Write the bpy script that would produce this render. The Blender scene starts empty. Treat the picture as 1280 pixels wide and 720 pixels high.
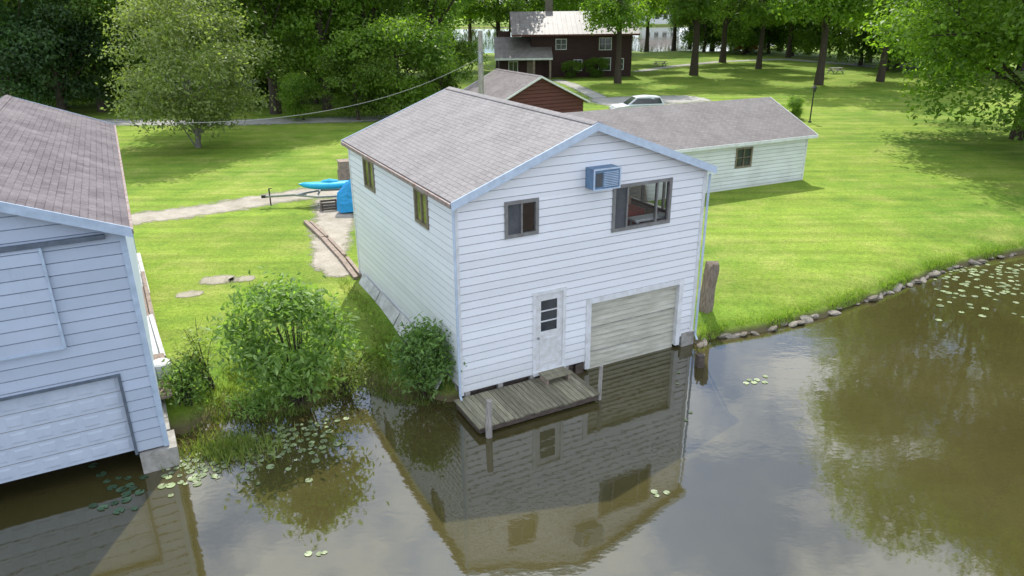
import bpy, bmesh, math, random
import numpy as np
from mathutils import Vector, Matrix
random.seed(7)
SC=bpy.context.scene; COL=SC.collection
R=math.radians
# ---------------------------------------------------------------- camera
PITCH=R(21.525); ROLL=R(-0.494); F=905.5; H=10.0
cam_d=bpy.data.cameras.new('camera'); cam=bpy.data.objects.new('camera',cam_d); COL.objects.link(cam)
cam_d.sensor_width=36; cam_d.lens=F/1280*36; cam_d.clip_end=2000; cam_d.clip_start=.1
cam.matrix_world=Matrix.Translation((0,0,H))@Matrix.Rotation(math.pi/2-PITCH,4,'X')@Matrix.Rotation(ROLL,4,'Z')
SC.camera=cam
def P(px,py,z=.7):
    a=px-640;b=py-360
    a,b=a*math.cos(ROLL)+b*math.sin(ROLL),-a*math.sin(ROLL)+b*math.cos(ROLL)
    a/=F;b/=-F
    dy,dz=math.cos(PITCH)+b*math.sin(PITCH),-math.sin(PITCH)+b*math.cos(PITCH)
    t=(z-H)/dz
    return a*t,dy*t
# ---------------------------------------------------------------- helpers
class MB:
    def __init__(s): s.v=[];s.f=[]
    def poly(s,pts):
        n=len(s.v); s.v+=[tuple(p) for p in pts]; s.f.append(tuple(range(n,n+len(pts))))
    def hexa(s,c):
        n=len(s.v); s.v+=[tuple(p) for p in c]
        for q in ((0,3,2,1),(4,5,6,7),(0,1,5,4),(1,2,6,5),(2,3,7,6),(3,0,4,7)): s.f.append(tuple(n+i for i in q))
    def box(s,x0,x1,y0,y1,z0,z1,m=None):
        c=[(x0,y0,z0),(x1,y0,z0),(x1,y1,z0),(x0,y1,z0),(x0,y0,z1),(x1,y0,z1),(x1,y1,z1),(x0,y1,z1)]
        if m: c=[m(*p) for p in c]
        s.hexa(c)
    def beam(s,a,b,w,h,up=(0,0,1)):
        a=Vector(a);b=Vector(b);d=(b-a).normalized();u=Vector(up);r=d.cross(u)
        if r.length<1e-4: r=d.cross(Vector((1,0,0)))
        r.normalize();u=r.cross(d).normalized();r*=w/2;u*=h/2
        s.hexa([a-r-u,a+r-u,b+r-u,b-r-u,a-r+u,a+r+u,b+r+u,b-r+u])
    def tube(s,pts,rad,n=8,cap=True):
        pts=[Vector(p) for p in pts]
        if not hasattr(rad,'__len__'): rad=[rad]*len(pts)
        base=len(s.v)
        for i,p in enumerate(pts):
            d=(pts[min(i+1,len(pts)-1)]-pts[max(i-1,0)]).normalized()
            ref=Vector((0,0,1)) if abs(d.z)<.9 else Vector((1,0,0))
            x=d.cross(ref).normalized();y=d.cross(x)
            for k in range(n):
                a=2*math.pi*k/n; q=p+(x*math.cos(a)+y*math.sin(a))*rad[i]; s.v.append(tuple(q))
        for i in range(len(pts)-1):
            for k in range(n):
                s.f.append((base+i*n+k,base+i*n+(k+1)%n,base+(i+1)*n+(k+1)%n,base+(i+1)*n+k))
        if cap:
            s.f.append(tuple(base+k for k in range(n))); e=base+(len(pts)-1)*n; s.f.append(tuple(e+k for k in range(n)))
    def loft(s,rings,cap=True):
        base=len(s.v);n=len(rings[0])
        for r in rings: s.v+=[tuple(p) for p in r]
        for i in range(len(rings)-1):
            for k in range(n): s.f.append((base+i*n+k,base+i*n+(k+1)%n,base+(i+1)*n+(k+1)%n,base+(i+1)*n+k))
        if cap:
            s.f.append(tuple(base+k for k in range(n)));e=base+(len(rings)-1)*n;s.f.append(tuple(e+k for k in range(n)))
    def mesh(s,name,mat,smooth=False):
        me=bpy.data.meshes.new(name); me.from_pydata(s.v,[],s.f); me.update()
        if mat: me.materials.append(mat)
        if smooth: me.polygons.foreach_set('use_smooth',[True]*len(me.polygons))
        return me
    def build(s,name,mat,parent=None,smooth=False):
        return link(name,s.mesh(name,mat,smooth),parent)
def link(name,me,parent=None):
    o=bpy.data.objects.new(name,me); COL.objects.link(o)
    if parent: o.parent=parent
    return o
def tag(o,label,cat,group=None,kind=None):
    o['label']=label;o['category']=cat
    if group:o['group']=group
    if kind:o['kind']=kind
    return o
def thing(name,label,cat,loc=(0,0,0),rz=0,group=None):
    o=bpy.data.objects.new(name,None);COL.objects.link(o);o.location=loc;o.rotation_euler=(0,0,rz)
    o.empty_display_size=.2
    return tag(o,label,cat,group)
def struct(o): o['kind']='structure';return o
# ---------------------------------------------------------------- materials
def newmat(name):
    m=bpy.data.materials.new(name);m.use_nodes=True;nt=m.node_tree
    return m,nt,nt.nodes['Principled BSDF']
def N(nt,t,**k):
    n=nt.nodes.new(t)
    for a,b in k.items():
        if a in n.inputs.keys(): n.inputs[a].default_value=b
        else: setattr(n,a,b)
    return n
def coords(nt,scale=(1,1,1),kind='Object',rot=(0,0,0)):
    tc=N(nt,'ShaderNodeTexCoord');mp=N(nt,'ShaderNodeMapping');mp.inputs['Scale'].default_value=scale;mp.inputs['Rotation'].default_value=rot
    nt.links.new(tc.outputs[kind],mp.inputs[0]);return mp.outputs[0]
def wcoords(nt,scale=(1,1,1),rot=(0,0,0)):
    g=N(nt,'ShaderNodeNewGeometry');mp=N(nt,'ShaderNodeMapping');mp.inputs['Scale'].default_value=scale;mp.inputs['Rotation'].default_value=rot
    nt.links.new(g.outputs['Position'],mp.inputs[0]);return mp.outputs[0]
def noise(nt,vec,scale,detail=4,rough=.6):
    n=N(nt,'ShaderNodeTexNoise');n.inputs['Scale'].default_value=scale;n.inputs['Detail'].default_value=detail;n.inputs['Roughness'].default_value=rough
    nt.links.new(vec,n.inputs['Vector']);return n.outputs['Fac']
def ramp(nt,fac,stops):
    r=N(nt,'ShaderNodeValToRGB');e=r.color_ramp.elements
    while len(e)<len(stops): e.new(.5)
    for i,(p,c) in enumerate(stops):
        e[i].position=p;e[i].color=(*c,1) if hasattr(c,'__len__') else (c,c,c,1)
    nt.links.new(fac,r.inputs[0]);return r.outputs[0]
def mix(nt,fac,a,b,mode='MIX'):
    m=N(nt,'ShaderNodeMix',data_type='RGBA',blend_type=mode)
    for i,x in ((0,fac),(6,a),(7,b)):
        if hasattr(x,'default_value') or hasattr(x,'is_output'): nt.links.new(x,m.inputs[i])
        elif hasattr(x,'__len__'): m.inputs[i].default_value=(*x,1)
        else: m.inputs[i].default_value=x
    return m.outputs[2]
def bump(nt,b,h,strength=.3,dist=.02):
    n=N(nt,'ShaderNodeBump');n.inputs['Strength'].default_value=strength;n.inputs['Distance'].default_value=dist
    nt.links.new(h,n.inputs['Height']);nt.links.new(n.outputs[0],b.inputs['Normal'])
def smat(name,c1,c2=None,scale=3,rough=.7,bmp=.2,metal=0,stretch=(1,1,1),dist=.01,spec=.4):
    m,nt,b=newmat(name);c2=c2 or tuple(x*.75 for x in c1)
    v=coords(nt,stretch);f=noise(nt,v,scale,6,.65)
    nt.links.new(ramp(nt,f,[(.3,c2),(.65,c1)]),b.inputs['Base Color']);b.inputs['Roughness'].default_value=rough;b.inputs['Metallic'].default_value=metal
    b.inputs['Specular IOR Level'].default_value=spec
    if bmp: bump(nt,b,noise(nt,v,scale*4,4),bmp,dist)
    return m
def siding_mat(name,c,dirt,amount=.5):
    m,nt,b=newmat(name);v=coords(nt,(1,1,1));vs=coords(nt,(2.5,2.5,.35))
    f=noise(nt,v,.8,6,.6);g=noise(nt,vs,2.2,8,.7);h=noise(nt,v,9,5,.7)
    col=mix(nt,ramp(nt,f,[(.45,0),(.8,amount)]),c,dirt)
    col=mix(nt,ramp(nt,g,[(.6,0),(.8,amount*.7)]),col,tuple(x*.6 for x in dirt))
    col=mix(nt,ramp(nt,h,[(.62,0),(.78,amount)]),col,tuple(x*.8 for x in c))
    ri=N(nt,'ShaderNodeNewGeometry');col=mix(nt,1,col,ramp(nt,ri.outputs['Random Per Island'],[(0,.92),(1,1.02)]),'MULTIPLY')
    sx=N(nt,'ShaderNodeSeparateXYZ');nt.links.new(v,sx.inputs[0])
    mr=N(nt,'ShaderNodeMapRange');mr.inputs[1].default_value=.2;mr.inputs[2].default_value=1.1;mr.inputs[3].default_value=.55;mr.inputs[4].default_value=0
    nt.links.new(sx.outputs[2],mr.inputs[0])
    mm=N(nt,'ShaderNodeMath',operation='MULTIPLY');nt.links.new(mr.outputs[0],mm.inputs[0]);nt.links.new(h,mm.inputs[1])
    col=mix(nt,mm.outputs[0],col,(.3,.28,.2))
    nt.links.new(col,b.inputs['Base Color']);b.inputs['Roughness'].default_value=.6
    bump(nt,b,h,.15,.01);return m
def shingle_mat(name,c1,c2,stain,swap=True,row=.14,blot=.5):
    m,nt,b=newmat(name);tc=N(nt,'ShaderNodeTexCoord');sx=N(nt,'ShaderNodeSeparateXYZ');cb=N(nt,'ShaderNodeCombineXYZ')
    nt.links.new(tc.outputs['Object'],sx.inputs[0])
    nt.links.new(sx.outputs[1 if swap else 0],cb.inputs[0]);nt.links.new(sx.outputs[0 if swap else 1],cb.inputs[1])
    br=N(nt,'ShaderNodeTexBrick');br.inputs['Scale'].default_value=1;br.inputs['Brick Width'].default_value=.3;br.inputs['Row Height'].default_value=row
    br.inputs['Mortar Size'].default_value=.009;br.inputs['Color1'].default_value=(*c1,1);br.inputs['Color2'].default_value=(*c2,1);br.inputs['Mortar'].default_value=(*[x*.55 for x in c2],1)
    br.inputs['Bias'].default_value=0;nt.links.new(cb.outputs[0],br.inputs['Vector'])
    v=tc.outputs['Object'];f=noise(nt,v,.75,8,.7);g=noise(nt,v,16,6,.8)
    sxm=coords(nt,(.5,3,1) if swap else (3,.5,1));st=noise(nt,sxm,1.3,6,.7)
    col=mix(nt,ramp(nt,f,[(.42,0),(.70,blot)]),br.outputs[0],stain)
    col=mix(nt,ramp(nt,st,[(.48,0),(.72,blot*.8)]),col,tuple(x*.68 for x in c2))
    col=mix(nt,.7,col,ramp(nt,g,[(.3,.55),(.5,1.0),(.72,1.35)]),'MULTIPLY')
    nt.links.new(col,b.inputs['Base Color']);b.inputs['Roughness'].default_value=.9;b.inputs['Specular IOR Level'].default_value=.2
    bump(nt,b,br.outputs[1],-.4,.015);return m
def leaf_mat(name,c1,c2,c3=None,trans=.35,nscale=.45):
    m,nt,b=newmat(name);v=wcoords(nt);f=noise(nt,v,nscale,3,.6);g=noise(nt,v,6,2,.6)
    oi=N(nt,'ShaderNodeObjectInfo')
    col=ramp(nt,f,[(.32,c2),(.68,c1)])
    if c3: col=mix(nt,ramp(nt,g,[(.5,0),(.7,.7)]),col,c3)
    ri=N(nt,'ShaderNodeNewGeometry');col=mix(nt,1,col,ramp(nt,ri.outputs['Random Per Island'],[(0,.7),(1,1.35)]),'MULTIPLY')
    hs=N(nt,'ShaderNodeHueSaturation');mr=N(nt,'ShaderNodeMapRange');mr.inputs[3].default_value=.75;mr.inputs[4].default_value=1.45
    nt.links.new(oi.outputs['Random'],mr.inputs[0]);nt.links.new(mr.outputs[0],hs.inputs['Value']);nt.links.new(col,hs.inputs['Color'])
    b.inputs['Roughness'].default_value=.5;b.inputs['Specular IOR Level'].default_value=.35
    nt.links.new(hs.outputs[0],b.inputs['Base Color'])
    tr=N(nt,'ShaderNodeBsdfTranslucent');mx=N(nt,'ShaderNodeMixShader');mx.inputs[0].default_value=trans
    tcol=mix(nt,1.0,hs.outputs[0],(1.6,1.8,.6),'MULTIPLY');nt.links.new(tcol,tr.inputs[0])
    nt.links.new(b.outputs[0],mx.inputs[1]);nt.links.new(tr.outputs[0],mx.inputs[2]);nt.links.new(mx.outputs[0],nt.nodes['Material Output'].inputs[0])
    return m
M={}
M['siding']=siding_mat('white_siding',(.85,.86,.88),(.64,.66,.65),.2)
M['siding_l']=siding_mat('blue_grey_siding',(.45,.52,.63),(.32,.37,.45),.4)
M['siding_g']=siding_mat('garage_siding',(.80,.82,.80),(.5,.5,.44),.6)
M['trim']=smat('white_trim',(.8,.81,.82),(.6,.6,.58),4,.5,.1)
M['trim_b']=smat('pale_blue_trim',(.56,.66,.78),(.42,.50,.59),4,.5,.1)
M['trim_l']=smat('dull_blue_trim',(.46,.56,.68),(.34,.42,.52),4,.5,.1)
M['roof']=shingle_mat('grey_brown_shingle',(.285,.265,.255),(.24,.222,.214),(.33,.312,.30))
M['roof_l']=shingle_mat('weathered_purple_shingle',(.165,.142,.148),(.115,.098,.104),(.235,.21,.21),blot=.7)
M['roof_g']=shingle_mat('garage_shingle',(.25,.225,.215),(.20,.18,.172),(.29,.27,.257),swap=False)
M['roof_s']=shingle_mat('shed_shingle',(.24,.21,.20),(.18,.16,.15),(.30,.27,.26))
M['roof_m']=smat('metal_roof',(.24,.215,.20),(.15,.13,.12),1.2,.55,.1)
M['gutter']=smat('rusty_gutter',(.24,.14,.11),(.36,.33,.31),6,.6,.2)
M['frame']=smat('grey_window_frame',(.25,.25,.24),(.16,.15,.14),5,.5,.1)
M['rail']=smat('dark_blue_grey_rail',(.13,.16,.20),(.08,.10,.13),5,.5,.1)
M['bframe']=smat('brown_window_frame',(.26,.22,.15),(.15,.12,.08),5,.6,.2)
M['screen']=smat('window_screen',(.10,.105,.11),(.06,.065,.07),3,.7,0)
M['conc']=smat('weathered_concrete',(.42,.40,.36),(.22,.2,.17),4,.9,.4)
M['wetwood']=smat('wet_dark_wood',(.13,.10,.08),(.04,.03,.025),5,.7,.4,stretch=(1,1,4))
M['post']=smat('grey_post_wood',(.42,.39,.35),(.18,.16,.14),7,.9,.5,stretch=(3,3,.5))
M['pile']=smat('weathered_grey_brown_wood',(.36,.29,.23),(.12,.09,.07),9,.9,.8,stretch=(3,3,.5),dist=.04)
M['lumber']=smat('weathered_lumber',(.36,.28,.22),(.18,.14,.11),5,.9,.4)
M['gdoor']=smat('weathered_cream_door',(.60,.58,.48),(.36,.34,.26),2.5,.7,.2,stretch=(.5,1,3))
M['gdoor_l']=smat('white_panel_door',(.52,.58,.67),(.45,.51,.60),2,.5,.1)
M['door']=smat('white_painted_door',(.78,.79,.80),(.58,.56,.52),5,.5,.1)
M['panel']=smat('interior_wood_panel',(.60,.38,.23),(.46,.28,.16),3,.7,.1)
M['inred']=smat('red_upholstery',(.50,.13,.09),(.36,.08,.06),5,.8,.1)
M['log']=smat('dark_red_log',(.075,.034,.03),(.038,.022,.02),3,.8,.3,stretch=(.3,.3,3))
M['redwall']=smat('dark_red_boards',(.17,.06,.05),(.1,.04,.034),3,.8,.3,stretch=(.4,.4,3))
M['metal']=smat('galvanised_metal',(.4,.41,.42),(.25,.25,.25),6,.45,.1,metal=.6)
M['wire']=smat('grey_cable',(.28,.28,.28),(.2,.2,.2),6,.7,0)
M['black']=smat('black_paint',(.03,.03,.03),(.02,.02,.02),5,.5,.1)
M['rubber']=smat('tyre_rubber',(.03,.03,.03),(.02,.02,.02),9,.9,.2)
M['cyan']=smat('turquoise_plastic',(.02,.46,.66),(.02,.36,.54),4,.4,.05)
M['blue']=smat('blue_tarp',(.03,.38,.76),(.02,.26,.56),3,.5,.5,dist=.05)
M['white']=smat('white_plastic',(.8,.8,.78),(.65,.64,.6),5,.4,.1)
M['sheet']=smat('dirty_white_sheet',(.66,.66,.64),(.38,.37,.33),3,.7,.3)
M['car']=smat('white_car_paint',(.75,.77,.8),(.7,.72,.75),2,.25,0)
M['carred']=smat('red_car_paint',(.5,.03,.04),(.4,.02,.03),2,.3,0)
M['acblue']=smat('faded_blue_metal',(.15,.26,.40),(.10,.16,.25),6,.5,.1)
M['stone']=smat('shore_stone',(.24,.21,.165),(.11,.095,.075),5,.9,.6,dist=.03)
M['stone2']=smat('pale_shore_stone',(.36,.32,.26),(.19,.165,.13),5,.9,.6,dist=.03)
M['bark']=smat('tree_bark',(.10,.075,.055),(.04,.03,.025),5,.95,.8,stretch=(3,3,.5),dist=.05)
M['barkg']=smat('grey_twig_bark',(.22,.2,.175),(.13,.12,.1),5,.95,.3)
M['leafA']=leaf_mat('mid_green_leaves',(.155,.24,.045),(.08,.145,.03),(.21,.28,.06),.52)
M['leafD']=leaf_mat('dark_green_leaves',(.085,.155,.055),(.045,.09,.038),(.12,.18,.065),.47)
M['leafO']=leaf_mat('pale_olive_leaves',(.26,.31,.11),(.18,.22,.075),(.35,.36,.2),.45)
M['leafR']=leaf_mat('bright_leaves',(.175,.265,.04),(.09,.16,.026),(.235,.31,.055),.54)
M['leafS']=leaf_mat('shrub_leaves',(.25,.38,.10),(.17,.28,.07),(.34,.45,.15),.45,1.5)
M['leafV']=leaf_mat('vine_leaves',(.16,.27,.07),(.095,.17,.045),(.24,.34,.10),.42,2)
M['weed']=leaf_mat('weed_blades',(.26,.33,.08),(.16,.21,.05),(.34,.30,.14),.4,1.5)
M['blade']=leaf_mat('grass_blades',(.195,.285,.038),(.135,.215,.028),(.27,.31,.075),.35,.6)
M['pad']=leaf_mat('lily_pad_leaf',(.21,.26,.13),(.14,.18,.075),(.36,.36,.26),.05,5)
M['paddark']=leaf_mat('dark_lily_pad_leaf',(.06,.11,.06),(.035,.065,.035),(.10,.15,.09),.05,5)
def glass():
    m,nt,b=newmat('window_glass');nt.nodes.remove(b)
    t=N(nt,'ShaderNodeBsdfTransparent');t.inputs[0].default_value=(.92,.93,.93,1);g=N(nt,'ShaderNodeBsdfGlossy');g.inputs['Roughness'].default_value=.03
    lw=N(nt,'ShaderNodeLayerWeight');lw.inputs[0].default_value=.2;mr=N(nt,'ShaderNodeMapRange');mr.inputs[3].default_value=.03;mr.inputs[4].default_value=.9
    nt.links.new(lw.outputs[0],mr.inputs[0]);mx=N(nt,'ShaderNodeMixShader');nt.links.new(mr.outputs[0],mx.inputs[0]);nt.links.new(t.outputs[0],mx.inputs[1]);nt.links.new(g.outputs[0],mx.inputs[2]);nt.links.new(mx.outputs[0],nt.nodes['Material Output'].inputs[0]);return m
M['glass']=glass()
m,nt,b=newmat('dark_glass');b.inputs['Base Color'].default_value=(.025,.03,.035,1);b.inputs['Roughness'].default_value=.06
nt.links.new(ramp(nt,noise(nt,coords(nt),1.3),[(.3,(.02,.025,.03)),(.7,(.06,.07,.075))]),b.inputs['Base Color']);M['dglass']=m
m,nt,b=newmat('green_reflection_glass');b.inputs['Roughness'].default_value=.05
nt.links.new(ramp(nt,noise(nt,coords(nt),2.3),[(.35,(.16,.20,.04)),(.65,(.38,.44,.10))]),b.inputs['Base Color']);M['gglass']=m  # reflection of lawn and trees painted into the pane colour
m,nt,b=newmat('deck_boards')
ob=N(nt,'ShaderNodeNewGeometry');f=noise(nt,coords(nt,(7,.8,1)),3,6,.7)
col=ramp(nt,f,[(.3,(.13,.12,.075)),(.55,(.26,.24,.16)),(.75,(.36,.34,.26))])
ri=ramp(nt,ob.outputs['Random Per Island'],[(0,.65),(1,1.2)])
nt.links.new(mix(nt,1,col,ri,'MULTIPLY'),b.inputs['Base Color']);b.inputs['Roughness'].default_value=.85;bump(nt,b,f,.4,.01);M['deck']=m
m,nt,b=newmat('lawn_ground');v=wcoords(nt)
big=noise(nt,v,.11,5,.65);mid=noise(nt,v,.55,6,.7);fin=noise(nt,v,7,6,.8);vf=noise(nt,v,28,3,.8)
mow=noise(nt,wcoords(nt,(.10,1.3,1),(0,0,R(-22))),1.0,3,.6)
col=ramp(nt,big,[(.35,(.125,.215,.022)),(.62,(.205,.285,.034))])
col=mix(nt,ramp(nt,mid,[(.48,0),(.72,.7)]),col,(.32,.33,.085))
col=mix(nt,ramp(nt,mid,[(.26,.75),(.46,0)]),col,(.08,.165,.02))
col=mix(nt,1,col,ramp(nt,mow,[(.38,.85),(.62,1.13)]),'MULTIPLY')
col=mix(nt,1,col,ramp(nt,fin,[(.28,.6),(.5,1),(.75,1.35)]),'MULTIPLY')
col=mix(nt,.7,col,ramp(nt,vf,[(.3,.65),(.5,1),(.7,1.35)]),'MULTIPLY')
sx=N(nt,'ShaderNodeSeparateXYZ');nt.links.new(v,sx.inputs[0])
mr=N(nt,'ShaderNodeMapRange');mr.inputs[1].default_value=.3;mr.inputs[2].default_value=.1;mr.inputs[3].default_value=0;mr.inputs[4].default_value=1;nt.links.new(sx.outputs[2],mr.inputs[0])
col=mix(nt,mr.outputs[0],col,(.14,.115,.06))
nt.links.new(col,b.inputs['Base Color']);b.inputs['Roughness'].default_value=.9;b.inputs['Specular IOR Level'].default_value=.15
bump(nt,b,fin,.5,.04);M['ground']=m
def gravel(name,c1,c2,grass=.5):
    m,nt,b=newmat(name);v=wcoords(nt);f=noise(nt,v,1.1,6,.7);g=noise(nt,v,14,5,.8);e=noise(nt,v,1.6,8,.8)
    col=ramp(nt,f,[(.3,c2),(.65,c1)]);col=mix(nt,.7,col,ramp(nt,g,[(.3,.55),(.5,1),(.7,1.4)]),'MULTIPLY')
    nt.links.new(col,b.inputs['Base Color']);b.inputs['Roughness'].default_value=.95;bump(nt,b,g,.6,.03)
    at=N(nt,'ShaderNodeAttribute',attribute_name='edge');ad=N(nt,'ShaderNodeMath',operation='ADD');nt.links.new(at.outputs['Fac'],ad.inputs[0]);nt.links.new(e,ad.inputs[1])
    al=ramp(nt,ad.outputs[0],[(.80,0),(1.0,1)]);nt.links.new(al,b.inputs['Alpha']);return m
M['gravel']=gravel('gravel',(.42,.37,.30),(.26,.23,.17));M['gravel2']=gravel('pale_gravel',(.42,.40,.36),(.28,.27,.24));M['dirt']=gravel('bare_dirt',(.40,.35,.27),(.22,.2,.13))
m,nt,b=newmat('pond_water');v=wcoords(nt);f=noise(nt,v,.16,6,.65)
nt.links.new(ramp(nt,f,[(.35,(.050,.043,.014)),(.65,(.070,.060,.022))]),b.inputs['Base Color'])
b.inputs['Roughness'].default_value=.03;b.inputs['IOR'].default_value=2.0
w1=noise(nt,wcoords(nt,(1,1.6,1)),1.3,3,.5);w2=noise(nt,wcoords(nt,(1,1.5,1)),6,2,.5);ms=noise(nt,v,.15,2,.5)
a=N(nt,'ShaderNodeMath',operation='MULTIPLY_ADD');nt.links.new(w2,a.inputs[0]);a.inputs[1].default_value=.18;nt.links.new(w1,a.inputs[2])
a2=N(nt,'ShaderNodeMath',operation='MULTIPLY');nt.links.new(a.outputs[0],a2.inputs[0]);nt.links.new(ramp(nt,ms,[(.35,.3),(.7,1)]),a2.inputs[1])
bump(nt,b,a2.outputs[0],.18,.03);M['water']=m
# ---------------------------------------------------------------- frames
CX,CY,YAW=-1.374,16.869,R(27.399)
W,L,He,zr=7.817,9.114,5.555,7.045
def w2l(x,y,ox=CX,oy=CY,ya=YAW):
    dx,dy=x-ox,y-oy;return dx*math.cos(ya)+dy*math.sin(ya),-dx*math.sin(ya)+dy*math.cos(ya)
def l2w(u,w,ox=CX,oy=CY,ya=YAW): return ox+u*math.cos(ya)-w*math.sin(ya),oy+u*math.sin(ya)+w*math.cos(ya)
# ---------------------------------------------------------------- ground + water
sp=[P(225,548,0),P(262,524,0),P(330,524,0),P(400,508,0),P(452,483,0),P(500,500,0)]
sp+=[(-1.5,16.95),(0,18.4),(5.1,21.2),P(872,432,0),P(900,423,0),P(960,413,0),P(1040,392,0),P(1110,367,0),P(1160,345,0),P(1215,329,0),P(1290,314,0)]
sp+=[(-600,10),(-30,10),(-16,13),(-10,16.5),(24,30.5),(30,33),(60,38),(600,60)]
sp=sorted(sp);SX=np.array([p[0] for p in sp]);SY=np.array([p[1] for p in sp])
def shore(x): return np.interp(x,SX,SY)
OFFX=[-40,-3,-1,-.2,0,.12,.5,1.5,3];OFFZ=[-3,-1.5,-.6,-.15,-.02,.22,.42,.62,.7]
OFFXL=[-40,-3,-1,-.2,0,.4,1.2,2.6,4.2];OFFZL=[-3,-1.5,-.5,-.1,-.02,.12,.32,.58,.7]
def gz(x,y): 
    d0=y-shore(x);z1=np.interp(d0,OFFX,OFFZ);z2=np.interp(d0,OFFXL,OFFZL)
    k=np.interp(x,[-9,-8,-2.6,-1.8],[0,1,1,0]);z=z1*(1-k)+z2*k
    ly=np.interp(x,[45,80],[152,200]);l2=330
    d=np.minimum(y-ly,l2-y); return np.where(d>0,np.maximum(.7-d*.5,-1.5),z)
xs=np.concatenate([[-700,-400,-200,-120,-80,-60,-45],np.arange(-35,45,.4),[50,60,80,120,200,400,700]])
ofs=np.concatenate([[-90,-40,-10,-3,-1.5,-1,-.6,-.4,-.2,-.1,0,.06,.12,.2,.3,.4,.5,.75,1,1.5,2,3,4,6,8,11,15,20,25,30,40,50,60,80,100,110],np.arange(115,215,3),[230,260,280,290,295,300,305,310,315,320,330,360,450,700,1200]])
vs=[]
for o in ofs:
    for x in xs:
        y=shore(x)+o+(.12*math.sin(x*2.3)+.08*math.sin(x*5.1+1) if abs(o)<1 else 0)
        vs.append((x,y,float(gz(x,y if abs(o)>=1 else shore(x)+o))))
nx=len(xs);fs=[(r*nx+c,r*nx+c+1,(r+1)*nx+c+1,(r+1)*nx+c) for r in range(len(ofs)-1) for c in range(nx-1)]
mb=MB();mb.v=vs;mb.f=fs;struct(mb.build('ground',M['ground'],smooth=True))
mb=MB();mb.poly([(-700,-150,0),(700,-150,0),(700,900,0),(-700,900,0)]);struct(mb.build('water',M['water']))
def strip(name,pts,mat,z=.712,nw=6,sub=8):
    n=len(pts);t=np.linspace(0,n-1,(n-1)*sub+1);A=np.array(pts,float)
    X=np.interp(t,range(n),A[:,0]);Y=np.interp(t,range(n),A[:,1]);Wd=np.interp(t,range(n),A[:,2])
    vs=[];ed=[]
    for i in range(len(t)):
        j0,j1=max(i-1,0),min(i+1,len(t)-1);d=np.array([X[j1]-X[j0],Y[j1]-Y[j0]]);d/=np.linalg.norm(d)+1e-9
        for k in range(nw+1):
            s=k/nw-.5;vs.append((X[i]-d[1]*s*Wd[i],Y[i]+d[0]*s*Wd[i],z))
            e=min(1,(.5-abs(s))*2.2)
            e*=min(1,i/3+.01,(len(t)-1-i)/3+.01);ed.append(e*.75)
    m_=MB();m_.v=vs;m_.f=[(i*(nw+1)+k,i*(nw+1)+k+1,(i+1)*(nw+1)+k+1,(i+1)*(nw+1)+k) for i in range(len(t)-1) for k in range(nw)]
    o=m_.build(name,mat);a=o.data.attributes.new('edge','FLOAT','POINT');a.data.foreach_set('value',ed);struct(o);return o
def sp_(lst): return [(*P(a,b),w) for a,b,w in lst]
DRV=[sp_([(100,284,4.2),(180,272,4),(260,262,4),(330,250,4.2),(385,242,4.6),(430,238,5),(500,232,5)]),
     [(-9.2,37,4.6),(-8.3,33.5,3.6),(-7.8,30,3.0),(-7.1,26.5,2.3),(-5.9,24.4,1.6)]]
strip('gravel_drive',DRV[0],M['gravel'],.712);strip('gravel_path',DRV[1],M['gravel'],.72)
strip('gravel_lane',sp_([(-150,152,6),(60,152,6),(150,153,6),(300,153,6),(450,149,6),(560,142,5)]),M['gravel2'])
strip('parking_gravel',sp_([(725,128,11),(800,126,13),(850,124,11),(885,122,8)]),M['gravel2'],.722)
strip('entrance_path',sp_([(690,98,3),(715,106,3),(745,120,3.4),(760,128,4)]),M['gravel2'],.714)
strip('lakeside_path',sp_([(780,92,3.5),(840,83,4),(900,77,4),(980,74,4.5),(1060,80,5),(1110,86,5)]),M['gravel2'],.714)
for i,(a,b,w_) in enumerate([(237,368,.42),(272,350,.6),(302,349,.45)]):
    x,y=P(a,b);strip('bare_soil_patch',[(x-w_*1.3,y-.1,w_*2),(x,y,w_*2.8),(x+w_*1.3,y+.1,w_*2)],M['dirt'],.716)
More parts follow.
